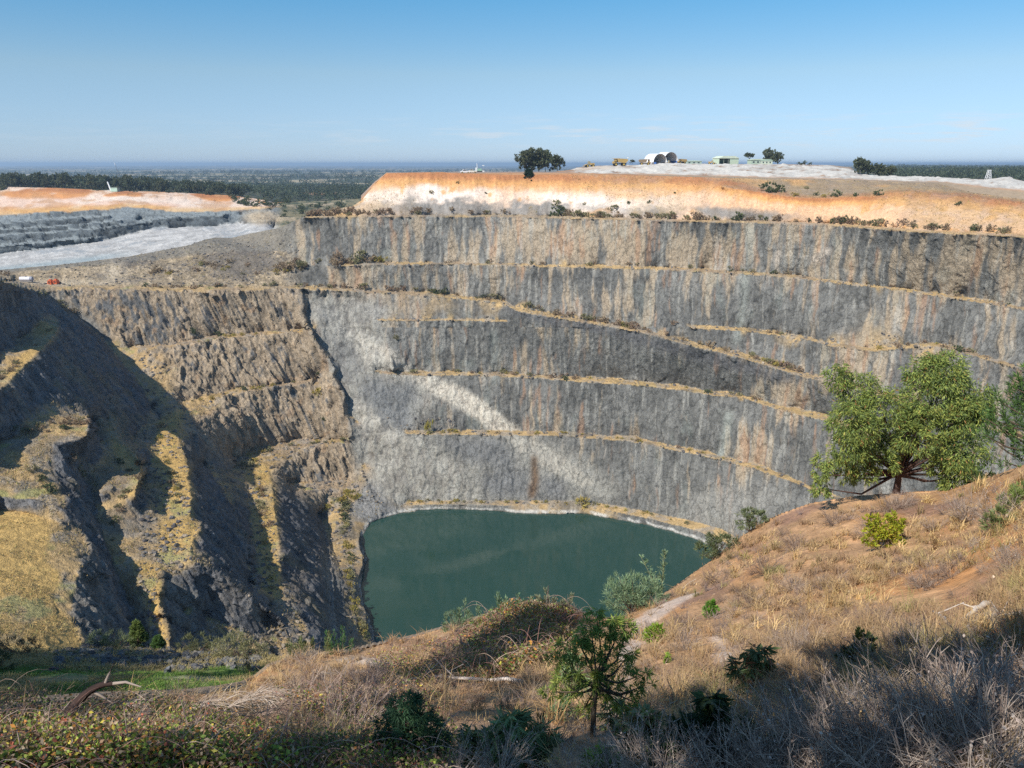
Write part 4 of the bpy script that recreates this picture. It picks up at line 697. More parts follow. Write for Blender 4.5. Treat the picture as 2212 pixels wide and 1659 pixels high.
def pine_tree(name, base, H, Rr, label, n_w=9, needle=(.26, .03), cols=((.09, .18, .045), (.13, .24, .055), (.06, .12, .04)), group=None, z0=.12, dens_=1.0):
    root = empty(name, base, label, 'tree', group); m = MB(); m.tubes(np.array([[[0, 0, -.5], [0, 0, H * .3], [.02 * H, 0, H * .65], [0, .01 * H, H]]]), np.array([[.028, .022, .014, .004]]) * H, 7, (.11, .075, .055)); g = MB(); PLs = []; tip = []
    for i in range(n_w):
        zf = z0 + (1 - z0) * (i / n_w); rad = Rr * (1 - zf) ** .8 * (1.05 if i else .8) + .06 * Rr
        for k in range(7):
            a = random.random() * 6.283; e = np.array([math.cos(a) * rad, math.sin(a) * rad, H * zf + .35 * rad * random.uniform(.5, 1.2)]); s0 = np.array([0, 0, H * zf]); q = s0 + (e - s0) * .55 + np.array([0, 0, -.08 * rad]); PLs.append([s0, q, e]); tip += [(e, e - q)]
            for f in (.45, .6, .75, .9): tip.append((s0 + (e - s0) * f + rng.normal(size=3) * .14 * rad, (e - s0) * .5 + np.array([0, 0, .5 * rad])))
    tip.append((np.array([0, 0, H]), np.array([0, 0, 1.]))); m.tubes(np.array(PLs), np.array([[.008, .006, .002]]) * H, 4, (.11, .075, .055)); m.obj('trunk', M_bark, root, smooth=True)
    for e, d in tip:
        n = int(34 * dens_); d = d / (np.linalg.norm(d) + 1e-6); d = nrm((d + np.array([0, 0, .55]))[None])[0]; t = rnd(n); ln = .13 * Rr; p = e + d * (t[:, None] - .6) * ln * 2; g.leaves(p, d * .8 + rdir(n) * .75, needle[0] * (.8 + .4 * rnd(n)), needle[1], pal(n, cols))
    g.obj('crown', M_leaf, root); return root
P_ = at_w(2226, 1035, 31.); s = mpp(P_); pine_tree('pine_tree', P_, 285 * s, 118 * s, 'dark green pine tree at the right edge beside the gum tree', 10, (.24, .034))
P_ = at_w(2140, 1052, 33.5); bush('bush', [(-.1, 0, .3, .42), (.35, 0, .25, .35), (-.35, .1, .55, .3)], 500, (.16, .05), [(.07, .13, .04), (.10, .16, .05)], P_, 'small dark green bush under the pine branches behind the hill crest', 'bush')
def px_bush(name, x, y, lumps, n, leaf, cols, label, cat='bush', w=None, **k):
    P0 = fg_at(x, y) if w is None else at_w(x, y, w); s = mpp(P0); L = np.array([(a, c, b, r) for a, b, r, c in [(*l, random.uniform(-.5, .5) * l[2]) if len(l) == 3 else l for l in lumps]], float) * s; return bush(name, L, n, leaf, cols, P0 - np.array([0, 0, .05]), label, cat, **k)
OLV = [(.13, .17, .07), (.17, .20, .09), (.10, .13, .06), (.21, .22, .12)]
px_bush('bush', 1543, 1172, [(-18, 28, 22), (12, 30, 24), (30, 34, 18), (0, 44, 18), (-30, 20, 12)], 2200, (.16, .035), OLV, 'rounded olive green bush overhanging the water edge at the hill rim', stems=22)
px_bush('bush', 1622, 1141, [(-16, 25, 20), (14, 22, 20), (28, 28, 14), (-4, 40, 14)], 1700, (.16, .035), OLV, 'olive green bush on the hill rim next to the overhanging bush', stems=20)
LIME = [(.36, .40, .03), (.44, .44, .04), (.28, .36, .03), (.40, .33, .05)]
px_bush('bush', 1906, 1186, [(-24, 34, 20), (0, 52, 26), (22, 40, 22), (-14, 60, 16), (24, 62, 14), (0, 22, 20), (28, 20, 13), (-30, 50, 12), (-40, 66, 9), (34, 52, 9), (8, 80, 10), (-36, 14, 10), (36, 10, 9)], 3000, (.13, .05), LIME, 'bright yellow-green bush beside a dark stake on the upper hillside', stems=20)
BRG = [(.17, .30, .03), (.24, .38, .04), (.12, .24, .03), (.32, .36, .05)]
px_bush('bush', 1410, 1385, [(-6, 22, 15), (8, 26, 15), (0, 10, 10), (10, 38, 9), (-12, 30, 9)], 1900, (.10, .03), BRG, 'small round bright green bush low on the eroded slope', stems=10)
px_bush('bush', 1531, 1326, [(-3, 16, 12), (4, 26, 12), (0, 8, 8), (6, 34, 7)], 1500, (.10, .03), [(.12, .25, .03), (.18, .32, .04), (.09, .18, .03)], 'small bright green bush with upright form beside the bare eroded gully', stems=10)
px_bush('bush', 1437, 1424, [(0, 10, 6), (1, 18, 5)], 350, (.08, .025), BRG, 'tiny lime green seedling on the eroded slope', stems=5)
px_bush('bush', 2190, 1078, [(-25, 18, 20), (10, 22, 22), (-5, 36, 15)], 1300, (.2, .03), [(.22, .28, .07), (.28, .32, .10), (.16, .20, .06)], 'low yellowish green bush near the right edge above the ochre cutting', up=.8)
px_bush('bush', 2158, 1140, [(-20, 18, 18), (6, 26, 22), (30, 16, 18)], 900, (.18, .03), [(.20, .24, .08), (.15, .18, .07)], 'olive bush half hidden in grey dead brush near the right edge', up=.6)
FEA = [(.20, .30, .16), (.25, .35, .20), (.16, .25, .13), (.28, .36, .22)]
def plume(name, x, y, h, wd, stems, label, cols=FEA, w=None, group=None, leaf=(.14, .03), n=90, cat='shrub', tilt=.0, grow=None):
    """upright feathery shoots: every shoot a stem with fine ascending needles"""
    P0 = fg_at(x, y) if w is None else at_w(x, y, w); s = mpp(P0); root = empty(name, P0 - np.array([0, 0, .1]), label, cat, group); b = np.stack([(rnd(stems) - .5) * wd, (rnd(stems) - .5) * wd * .6, 0 * rnd(stems)], -1) * s; Hh = h * s * (.55 + .5 * rnd(stems)); d = nrm(np.stack([b[:, 0] / (wd * s) * .8 + tilt, rng.normal(size=stems) * .15, np.ones(stems)], -1)); t = np.linspace(0, 1, 6)
    PL = b[:, None] + d[:, None] * Hh[:, None, None] * t[None, :, None] + rng.normal(size=(stems, 1, 3)) * .06 * Hh[:, None, None] * (t ** 2)[None, :, None]; m = MB(); m.tubes(PL, .009 * np.linspace(1, .3, 6)[None] * max(1, s * 60), 4, (.24, .2, .13)); m.obj('stems', M_bark, root)
    g = MB(); k = np.repeat(np.arange(stems), n); f = rnd(stems * n) ** .8 * .97; i = np.minimum((f * 5).astype(int), 4); fr = (f * 5 - i)[:, None]; p = PL[k, i] * (1 - fr) + PL[k, i + 1] * fr; wid = (1.0 - f)[:, None] * .22 * Hh[k][:, None] + .03; off = rdir(len(k)); off[:, 2] = np.abs(off[:, 2]) * .5; p2 = p + off * wid * rnd(len(k), 1) ** .6
    g.leaves(p2, off * .7 + np.array([0, 0, 1.1]), leaf[0] * (.7 + .6 * rnd(len(k))), leaf[1], pal(len(k), cols)); g.obj('foliage', M_leaf, root); return root
plume('feathery_shrub', 1000, 1356, 62, 46, 9, 'pale green feathery shrub standing at the edge above the water')
plume('feathery_shrub', 962, 1364, 44, 24, 4, 'small pale green feathery shoots left of the feathery shrub above the water')
plume('feathery_shrub', 1050, 1346, 50, 56, 8, 'grey-green feathery shrub between the feathery shoots and the bramble mound')
plume('feathery_shrub', 1112, 1322, 42, 60, 8, 'wispy grey-green shoots rising behind the dark bramble mound')
plume('feathery_shrub', 1200, 1320, 46, 70, 9, 'wispy straw and grey-green shoots behind the right end of the bramble mound', [(.26, .28, .17), (.32, .28, .18), (.22, .27, .16)])
plume('feathery_shrub', 735, 1412, 62, 60, 9, 'green feathery shrub on the rim above the lower benches left of the water', [(.10, .19, .07), (.13, .24, .09)])
plume('feathery_shrub', 672, 1420, 46, 80, 12, 'olive brushy shrub on the rim beside the green feathery shrub', [(.22, .24, .10), (.18, .20, .08)])
plume('feathery_shrub', 555, 1470, 60, 60, 10, 'dark blue-green shrub in the hollow at the end of the grassy bench', [(.05, .085, .05), (.07, .10, .06)], w=44)
px_bush('broom_shrub', 1370, 1316, [(-40, 45, 30), (-10, 60, 34), (25, 45, 34), (50, 30, 26), (-20, 25, 30), (30, 15, 24), (-35, 72, 18)], 5200, (.22, .022), FEA, 'broad grey-green broom bush at the rim with two tall whips beside it', 'shrub', stems=40, up=.7)
def whip(x, y, h, lean, label):
    P0 = fg_at(x, y); s = mpp(P0); root = empty('whip_sapling', P0, label, 'sapling'); t = np.linspace(0, 1, 7); PL = np.stack([lean * s * t ** 1.2, .1 * t, h * s * t], -1); m = MB(); m.tubes(PL[None], .018 * np.linspace(1, .35, 7)[None], 5, (.34, .33, .17)); k = 34; f = .2 + .8 * rnd(k); b0 = np.stack([np.interp(f, t, PL[:, j]) for j in range(3)], -1); d = rdir(k); d[:, 2] = np.abs(d[:, 2]) + .4; L = (.5 * (1.15 - f))[:, None]; tt = np.linspace(0, 1, 4)[None, :, None]
    Bq = b0[:, None] + nrm(d)[:, None] * L[:, None] * tt; m.tubes(Bq, np.array([[.007, .006, .005, .003]]), 3, (.30, .33, .18)); m.obj('stem', M_bark, root); g = MB(); kk = np.repeat(np.arange(k), 16); q = rnd(len(kk), 1); p = Bq[kk, 0] * (1 - q) + Bq[kk, 3] * q; g.leaves(p, nrm(d)[kk] + rdir(len(kk)) * .5, .13, .022, pal(len(kk), FEA)); g.obj('leaves', M_leaf, root)
whip(1428, 1283, 100, 2, 'tall straight bare-stemmed whip sapling with a green tip above the water'); whip(1422, 1285, 92, -42, 'tall leaning whip sapling beside the straight one above the water')
# the fine-leaved wattle sapling in the middle, and its neighbours in the shade
def wattle(name, x, y, h, lumps, n, cols, label, leaf=(.10, .014), tr=.035):
    P0 = fg_at(x, y); s = mpp(P0); L = np.array([(a, c, b, r) for a, b, r, c in [(*l, random.uniform(-.6, .6) * l[2]) for l in lumps]], float) * s; return lump_tree(name, L, n, leaf, cols, P0, label, 'sapling', None, tr, (.13, .10, .07), .15, .8, squash=.6, sides=6)
WAT = [(.24, .32, .07), (.33, .41, .085), (.16, .23, .055), (.43, .46, .10)]
wattle('wattle_sapling', 1280, 1575, 300, [(0, 300, 16), (28, 292, 18), (50, 278, 18), (-12, 272, 18), (20, 262, 20), (66, 256, 16), (-38, 246, 18), (0, 236, 20), (44, 232, 18), (-62, 214, 18), (-22, 206, 20), (26, 200, 18), (76, 206, 16), (-84, 182, 18), (-44, 172, 20), (8, 168, 20), (58, 166, 18), (98, 152, 16), (-70, 140, 18), (-18, 130, 20), (38, 126, 20), (84, 112, 18), (112, 128, 12), (-96, 118, 14), (-50, 96, 18), (14, 92, 18), (60, 78, 16), (-24, 60, 16), (100, 80, 12)], 5200, WAT, 'tall feathery green wattle sapling in the middle of the foreground slope')
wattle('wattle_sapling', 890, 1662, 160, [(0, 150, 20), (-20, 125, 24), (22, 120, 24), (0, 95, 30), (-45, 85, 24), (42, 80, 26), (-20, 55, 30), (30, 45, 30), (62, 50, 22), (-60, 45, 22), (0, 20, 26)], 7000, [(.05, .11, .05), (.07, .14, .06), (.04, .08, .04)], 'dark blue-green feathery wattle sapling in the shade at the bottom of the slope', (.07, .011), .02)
def gumling(x, y, h, wd, n, label, leaf, cols, wts=None, lean=0):
    P0 = fg_at(x, y); s = mpp(P0); k = 12; lumps = [((random.random() - .5) * wd * (1.1 - f) + lean * f, h * f, wd * .30 * (1.15 - .6 * f)) for f in np.linspace(.25, 1, k)]; L = np.array([(a, random.uniform(-.5, .5) * r * 2, b, r) for a, b, r in lumps]) * s
    return lump_tree('gum_sapling', L, n, leaf, cols, P0, label, 'sapling', None, .014, (.20, .12, .08), .65, .5, wts=wts, squash=1, sides=5)
GL = [(.16, .22, .09), (.20, .27, .11), (.12, .17, .08), (.27, .30, .12)]
gumling(1105, 1650, 115, 110, 1500, 'young gum sapling with long glossy green leaves at the bottom of the slope', (.15, .032), GL)
gumling(1385, 1625, 125, 85, 1500, 'gum sapling with broad yellowish leaves and bronze tips in the lower middle', (.13, .04), [(.30, .30, .10), (.24, .27, .09), (.34, .22, .10), (.20, .23, .09)])
gumling(1235, 1500, 100, 70, 420, 'thin gum sapling with narrow grey-green leaves left of the wattle', (.20, .035), [(.20, .26, .13), (.26, .32, .16)])
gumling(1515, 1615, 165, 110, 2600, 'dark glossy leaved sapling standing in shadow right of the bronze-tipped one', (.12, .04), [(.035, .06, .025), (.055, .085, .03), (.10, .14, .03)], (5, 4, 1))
gumling(1625, 1490, 105, 100, 900, 'loose green and reddish sapling on the sunny slope above the shadow edge', (.17, .04), [(.17, .21, .08), (.13, .17, .06), (.33, .14, .07)], (4, 4, 1))
px_bush('bush', 1848, 1462, [(-14, 25, 20), (8, 40, 24), (20, 65, 20), (10, 88, 13), (-22, 50, 14)], 2600, (.07, .02), [(.045, .075, .03), (.06, .095, .035), (.09, .11, .03)], 'dense dark green conifer-like bush among grey twigs at the shadow edge', stems=14, up=.8)
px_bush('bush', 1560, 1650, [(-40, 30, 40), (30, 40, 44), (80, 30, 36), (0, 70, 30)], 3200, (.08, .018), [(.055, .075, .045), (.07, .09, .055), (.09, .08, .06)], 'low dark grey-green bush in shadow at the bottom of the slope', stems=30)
plume('grass_tree', 1155, 1600, 95, 46, 7, 'dark green pine-like seedling in shadow beside the wattle', [(.04, .085, .03), (.06, .11, .035)], leaf=(.12, .012), n=110, cat='sapling')
# ------------------------------------------------------------------ far trees and scrub
_mc = {}
def pm_(col, rough=.6, metal=0):
    k = (col, rough, metal)
    if k not in _mc: _mc[k] = mat('paint_%d' % len(_mc), col, rough, detail=((.8, .18),), metal=metal)
    return _mc[k]
class Kind:
    """first use places the original, later uses place copies of it and of its parts"""
    def __init__(s, make): s.make = make; s.root = None
    def put(s, loc, label, group=None, rz=0, sc=1.0):
        if s.root is None:
            s.root = s.make(); r = s.root; r.location = loc; r.rotation_euler = (0, 0, rz); r.scale = (sc,) * 3 if not hasattr(sc, '__len__') else sc; r['label'] = label
            if group: r['group'] = group
            return r
        return dup(s.root, loc, rz, sc, label, group)
DG = [(.095, .115, .058), (.12, .135, .07), (.075, .09, .048), (.15, .155, .08)]
def far_gum(seed, spread=.36):
    random.seed(seed); lp = [(random.uniform(-spread, spread), random.uniform(-spread, spread), random.uniform(.13, .84), random.uniform(.16, .24)) for _ in range(26)] + [(0, 0, .82, .2), (.05, .05, .6, .25)]
    return lambda: lump_tree('gum_tree', lp, 2900, (.085, .06), DG, (0, 0, 0), 'x', 'tree', None, .022, (.16, .14, .12), .2, .45, squash=.75, sides=5)
GUMS = [Kind(far_gum(i)) for i in range(4)]
UMB = Kind(lambda: lump_tree('gum_tree', [(-.34, 0, .66, .15), (-.15, .1, .78, .17), (.08, -.1, .80, .18), (.28, .05, .72, .17), (.40, 0, .62, .12), (0, .2, .7, .16), (.1, -.2, .72, .18), (-.2, -.15, .74, .18)], 1800, (.085, .06), DG, (0, 0, 0), 'x', 'tree', None, .03, (.16, .13, .11), .1, .6, squash=.55, sides=5))
CON = Kind(lambda: pine_tree('pine_tree', (0, 0, 0), 1.0, .40, 'x', 9, (.07, .03), ((.028, .055, .022), (.04, .07, .03)), None, .03, .6))
def sh_(nm, cols, n=190, leaf=(.42, .20), flat_=.75, seed=0):
    def f():
        random.seed(seed); lp = [(random.uniform(-.55, .55), random.uniform(-.5, .5), random.uniform(.3, .75) * flat_, random.uniform(.3, .5)) for _ in range(7)]; return bush(nm, lp, n, leaf, cols, (0, 0, 0), 'x', 'shrub', None, 9, (.2, .15, .11), up=.5, stem_r=.03)
    return f
BR = [(.36, .265, .17), (.42, .31, .20), (.30, .225, .15)]; GN = [(.10, .13, .05), (.14, .16, .07), (.08, .10, .045)]; OV = [(.28, .26, .13), (.33, .29, .15), (.23, .22, .11)]; YE = [(.52, .38, .09), (.45, .36, .10), (.36, .34, .09)]
SHR = {'dry brown': [Kind(sh_('dry_shrub', BR, 320, (.34, .10), seed=i)) for i in (1, 2)], 'dark green': [Kind(sh_('green_shrub', GN, 300, (.32, .14), .9, seed=i)) for i in (3, 4)], 'olive': [Kind(sh_('olive_shrub', OV, 300, (.32, .11), seed=i)) for i in (5, 6)], 'yellow': [Kind(sh_('golden_tussock', YE, 300, (.34, .09), .7, seed=i)) for i in (7, 8)]}
def z_of(P0, x, y): return np.array([P0[0], P0[1], P0[2] - .2])
# trees on the plateau: (kind, x, base y, height and half width in picture units, distance, words)
def far_at(x, y, d): return at_d(x, y, d)
def put_tree(K, x, y, h, wf, d, label, group=None):
    P0 = far_at(x, y, d); s = mpp(P0) * h; K.put(P0 - np.array([0, 0, .02 * s]), label, group, random.random() * 6, (s * wf * 1.25, s * wf * 1.25, s * 1.06))
for i, (x, y, h, wf) in enumerate([(1134, 366, 40, .95), (1150, 367, 44, 1.0), (1164, 369, 45, .85), (1178, 366, 32, .8)]):
    put_tree(GUMS[i % 4], x, y, h, wf, 690, ['dark gum tree at the left end of the clump on the plateau rim', 'broad gum tree second from the left in the clump on the plateau rim', 'tallest gum tree with a bare trunk in the clump on the plateau rim', 'small gum tree at the right end of the clump on the plateau rim'][i])
put_tree(GUMS[1], 1204, 367, 31, .8, 685, 'dark gum tree standing alone just right of the clump on the plateau rim')
put_tree(CON, 1142, 399.5, 33, .95, 597, 'dark conical conifer growing out of the orange face below the gum clump')
put_tree(UMB, 1618, 353, 23, .95, 830, 'umbrella shaped tree beside the pale green open shed'); put_tree(GUMS[2], 1662, 354, 32, .75, 820, 'tall dark gum tree behind the low green roof'); put_tree(GUMS[0], 1680, 354, 25, .8, 815, 'lower gum tree right of the tall one behind the low green roof')
put_tree(GUMS[3], 1366, 352, 7, 1.2, 860, 'small dark tree top behind the yellow haul truck')
for i, (x, y, h, wf) in enumerate([(1858, 375, 33, .75), (1872, 377, 30, .7), (1887, 380, 25, .8), (1904, 381, 26, .8), (1922, 381, 22, .8)]):
    put_tree(GUMS[(i * 3 + 1) % 4], x, y, h, wf, 655, ['tallest gum tree with pale trunk, left end of the row behind the white bank', 'second tall gum tree of the row behind the white bank', 'middle gum tree of the row behind the white bank', 'rounded gum tree second from the right of the row behind the white bank', 'gum tree at the right end of the row behind the white bank'][i])
def put_shrub(kind, x, y, r, label, group=None, P0=None, sq=1.0):
    P0 = pit_at(x, y) if P0 is None else P0; s = mpp(P0) * r * (1.35 if group and ('bench' in group or 'ramp' in group) else 1); random.choice(SHR[kind]).put(P0 - np.array([0, 0, .12 * s]), label, group, random.random() * 6, (s, s, s * sq))
for x, y, r in ((1727, 355.5, 6), (1738, 355, 7), (1749, 355.5, 5)): put_shrub('dark green', x, y, r, 'small dark bush on the skyline of the white bank right of the low roof', 'bushes on the white bank skyline', far_at(x, y, 730))
for x, y, r, k, l in ((1655, 413, 17, 'dark green', 'large dark green bush on the slope under the white bank, left of its pair'), (1678, 415, 16, 'dark green', 'large dark green bush on the slope under the white bank, right of its pair'), (1764, 423, 7, 'dark green', 'small round green bush on the ochre crest right of the big bush pair'), (1808, 424, 12, 'dark green', 'wide dark green bush in the middle of the ochre crest'), (1848, 424, 8, 'dark green', 'dark green bush right of the wide bush on the ochre crest'),
                      (1896, 423, 11, 'dark green', 'green bush where the ochre crest rises to the right'), (2070, 441, 8, 'dark green', 'lone round green bush high on the ochre face at the right'), (1741, 408, 7, 'olive', 'olive bush on the brown slope above the ochre crest'), (1717, 424, 10, 'yellow', 'yellowish bush on the ochre crest beside the big bush pair'), (1780, 426, 9, 'yellow', 'yellowish bush low on the ochre crest'),
                      (1403, 437, 6, 'dark green', 'narrow dark bush hanging on the middle of the cream face'), (1457, 418, 3.5, 'dark green', 'tiny dark bush high on the cream face'), (1358, 440, 6, 'dark green', 'dark round bush low on the white part of the cream face'), (1262, 442, 6, 'olive', 'brownish bush on the white streaked cream face'), (990, 398, 5, 'dark green', 'small dark bush on the pink ledge of the cream face'), (932, 418, 7, 'olive', 'olive bush at the foot of the pink cream face'),
                      (1049, 417, 4, 'dark green', 'small dark bush at the lower edge of the cream face'), (1202, 444, 12, 'olive', 'large olive bush where grey rock meets the cream face'), (1216, 456, 12, 'dark green', 'dark bush at the foot of the cream face below the large olive one'), (1326, 452, 12, 'olive', 'olive bush at the foot of the white streaks on the cream face')): put_shrub(k, x, y, r, l)
rs = np.random.default_rng(3); random.seed(5)
def row(kind_w, pts, n, r, label, group, jy=2.0, power=1):
    p = np.array(pts, float); kinds = list(kind_w)
    for _ in range(n):
        t = rs.random() * (len(p) - 1); i = int(t); x, y = p[i] + (p[i + 1] - p[i]) * (t - i); k = kinds[rs.choice(len(kinds), p=np.array(list(kind_w.values())) / sum(kind_w.values()))]
        put_shrub(k, x + rs.normal() * 3, y - rs.random() * jy * 2, r * (.5 + .8 * rs.random() ** power), f'{k} shrub {label}', f'{k} shrubs {group}')
row({'dry brown': 4, 'olive': 4, 'dark green': 1}, [(1200, 468), (1280, 470), (1400, 473), (1460, 474)], 30, 9, 'on the first bench below the cream face', 'on the first bench')
row({'dry brown': 4, 'olive': 1, 'dark green': 1}, [(1470, 475), (1640, 478), (1800, 483), (1980, 494), (2212, 505)], 60, 8.5, 'on the first bench under the ochre face at the right', 'on the first bench at the right')
row({'dry brown': 5, 'olive': 1}, [(665, 467), (760, 465), (900, 464), (1100, 465)], 40, 8, 'on the first bench at its left end', 'on the left end of the first bench', 3)
row({'dry brown': 4, 'olive': 1, 'yellow': .5}, [(600, 590), (660, 585), (740, 572), (820, 568)], 26, 11, 'in the scrub at the left end of the second bench', 'at the left end of the second bench', 7)
row({'dry brown': 4, 'olive': 2, 'yellow': 1}, [(300, 606), (400, 596), (500, 590), (600, 596), (650, 580)], 30, 9, 'on the rubble saddle above the tan buttress', 'on the rubble saddle', 12)
row({'dry brown': 3, 'olive': 2, 'dark green': .7}, [(850, 567), (1123, 570), (1398, 576), (1604, 586), (1728, 597), (2000, 630), (2200, 663)], 30, 5.5, 'on the second bench of the far wall', 'on the second bench')
row({'dry brown': 3, 'olive': 4, 'dark green': .3}, [(640, 620), (753, 624), (917, 632), (1081, 650), (1226, 686), (1305, 697)], 46, 7.5, 'along the sloping haul ramp, upper part', 'along the upper haul ramp')
row({'dry brown': 4, 'olive': 2, 'yellow': 1}, [(1305, 697), (1398, 716), (1501, 744), (1604, 768), (1728, 806)], 34, 8, 'along the sloping haul ramp, lower part', 'along the lower haul ramp')
row({'dry brown': 3, 'olive': 1, 'yellow': 1}, [(1430, 702), (1604, 711), (1728, 726), (1884, 755), (2009, 742), (2134, 772)], 16, 6, 'on the bench above the haul ramp at the right', 'on the bench above the ramp')
row({'dry brown': 2, 'olive': 2, 'yellow': 2}, [(850, 806), (1037, 807), (1158, 813), (1398, 829), (1604, 855), (1687, 883)], 22, 6, 'on the fourth bench of the far wall', 'on the fourth bench')
row({'yellow': 5, 'dry brown': 1}, [(930, 935), (1082, 937), (1226, 939), (1364, 951), (1494, 976), (1639, 1012)], 26, 4.5, 'on the lowest bench of the far wall', 'on the lowest bench')
row({'yellow': 5, 'olive': 1.5, 'dark green': .4}, [(880, 1086), (1000, 1086), (1126, 1087), (1262, 1088), (1396, 1110), (1496, 1134)], 40, 6, 'on the strip beside the far shore', 'on the far shore strip')
row({'olive': 3, 'dry brown': 3, 'dark green': 1}, [(290, 622), (410, 624), (500, 622), (605, 619)], 18, 7.5, 'on the top edge of the tan buttress', 'on top of the buttress')
row({'yellow': 4, 'olive': 1}, [(420, 745), (500, 729), (600, 720), (650, 712)], 9, 6, 'on the upper ledge of the tan buttress', 'on the upper buttress ledge')
row({'yellow': 4, 'olive': 2, 'dark green': .3}, [(410, 872), (520, 848), (605, 833), (690, 815)], 14, 7, 'on the middle ledge of the tan buttress', 'on the middle buttress ledge')
row({'yellow': 4, 'olive': 2, 'dark green': .5}, [(510, 995), (605, 968), (682, 962), (750, 957)], 14, 8, 'on the lowest ledge of the tan buttress', 'on the lowest buttress ledge')
row({'olive': 3, 'dry brown': 3, 'dark green': 1}, [(0, 612), (50, 632), (100, 650), (170, 700)], 14, 9, 'on the shaded slope at the upper left', 'on the shaded upper left slope', 12)
row({'dry brown': 4, 'olive': 1}, [(0, 825), (40, 790), (95, 735), (118, 708)], 14, 9, 'on the long straw coloured ledge at the left', 'on the long ledge at the left', 6)
row({'dry brown': 4, 'olive': 2, 'dark green': 1}, [(0, 950), (60, 940), (140, 930), (186, 920)], 18, 12, 'on the short ledge at the left', 'on the short ledge at the left', 10)
row({'olive': 3, 'dry brown': 2, 'dark green': 1}, [(60, 1030), (110, 1070), (150, 1000), (210, 1060)], 12, 12, 'in the shaded hollow above the straw coloured spur', 'in the shaded hollow', 12)
row({'yellow': 2, 'olive': 3, 'dry brown': 2}, [(350, 920), (340, 960), (360, 1010), (385, 1060), (380, 1100)], 20, 9, 'on the ledge that runs down towards the lookout', 'on the ledge running down', 8)
row({'olive': 3, 'dry brown': 2, 'dark green': 1}, [(250, 1000), (300, 1060), (255, 1110), (240, 1190)], 16, 11, 'in the narrow gully on the left wall', 'in the narrow gully', 14)
row({'olive': 3, 'yellow': 2, 'dry brown': 2}, [(550, 1010), (565, 1080), (575, 1150), (580, 1220), (590, 1280)], 22, 10, 'on the low ledge beside the shaded face', 'on the low ledge beside the shaded face', 8)
row({'yellow': 4, 'olive': 4, 'dark green': 1}, [(745, 1090), (740, 1130), (752, 1200), (756, 1260), (765, 1330), (790, 1385)], 44, 10, 'on the left bank of the lake', 'on the left bank of the lake', 8)
row({'yellow': 5, 'olive': 1}, [(700, 1110), (735, 1085), (760, 1070), (780, 1090)], 16, 9, 'around the grey gravel cone by the lake', 'around the gravel cone', 6)
for x, y, r, k, l, sq in ((926, 936, 11, 'yellow', 'tall golden poplar-like shrub against the grey rock on the lowest bench', 3.2), (1262, 1090, 18, 'yellow', 'large golden-green reed clump at the far water edge', 1.2), (690, 850, 14, 'yellow', 'golden bush hanging over the edge of the tan buttress', 1.1), (700, 905, 9, 'dark green', 'dark green bush low on the corner of the tan buttress', 1), (696, 812, 9, 'dark green', 'dark green bush on the middle ledge corner of the tan buttress', 1), (418, 722, 8, 'dark green', 'dark upright bush against the tan rock of the upper buttress', 1.6), (472, 726, 13, 'dark green', 'wide dark green bush on the upper ledge of the tan buttress', .7),
                          (893, 806, 12, 'olive', 'olive bush at the left end of the fourth bench', .9), (1222, 820, 9, 'dark green', 'dark green bush midway along the fourth bench', .9), (1775, 850, 8, 'olive', 'olive bush beside the pale stain near the gum tree', .9), (1530, 848, 10, 'dark green', 'dark bush on the bend of the fourth bench', .8), (2074, 757, 14, 'dark green', 'dark green bush on the bench to the right above the gum tree', .9), (1627, 588, 11, 'olive', 'olive bush beside the pale green streak on the second bench', .8), (1580, 585, 6, 'dark green', 'dark bush left of the pale green streak on the second bench', .9), (530, 1010, 22, 'olive', 'broad green bush on the corner above the shaded face', .8), (856, 735, 8, 'olive', 'olive shrub beside the loose fault ground', 1.4)): put_shrub(k, x, y, r, l, None, None, sq)
# dark bushes in the scrubby gully behind the saddle
def far2_at(x, y):
    j = np.clip(np.round((np.asarray(y) - 396) / 2).astype(int), 0, X2.shape[0] - 1); i = np.clip(np.round((np.asarray(x) + 170) / 2).astype(int), 0, X2.shape[1] - 1); return V2[np.maximum(j, f2[i]), i]
for _ in range(46):
    x = rs.uniform(500, 790); y = rs.uniform(428, 448) + (x - 500) * .05 + rs.random() ** 2 * 26 * (x > 600); put_shrub('dark green', x, y, 5 + 5 * rs.random(), 'dark bush in the scrubby gully between the two cuts', 'dark bushes in the gully between the cuts', far2_at(x, y))
for x, y, r in ((512, 440, 11), (524, 441, 10), (536, 443, 11), (548, 444, 9), (530, 436, 10)): put_shrub('dark green', x, y, r, 'dark bush bunched beside the end of the orange slope', 'bushes bunched beside the orange slope', far2_at(x, y))
# ------------------------------------------------------------------ the belt of gums along the second pit, and the woods behind
for i in range(150):
    x = rs.uniform(-60, 570); r0 = np.interp(x, X2[0], np.hypot(T2[:, 0], T2[:, 1])); r_ = r0 + 6 + rs.random() ** 1.5 * 170; Pl = land_at(x, r_); h = rs.uniform(13, 21) * (1.0 if x < 420 else .85)
    GUMS[i % 4].put(Pl - np.array([0, 0, .3]), 'dark gum tree in the belt along the top of the orange slope', 'gum trees in the belt above the orange slope', rs.random() * 6, (h * .7, h * .7, h))
fm = MB(); NT = 5200; k = 0
px_ = rs.uniform(-150, 2330, NT * 3); rr_ = np.concatenate([rs.uniform(1160, 2100, NT), np.geomspace(1300, 9000, NT * 2) * rs.uniform(.92, 1.08, NT * 2)]); rs.shuffle(px_)
Pt = np.array([land_at(a, b) for a, b in zip(px_, rr_)])
j1 = fbm(Pt, (1 / 420., 1 / 300., 1), 4, 84); j2 = fbm(Pt, (1 / 2400., 1 / 1300., 1), 4, 85)
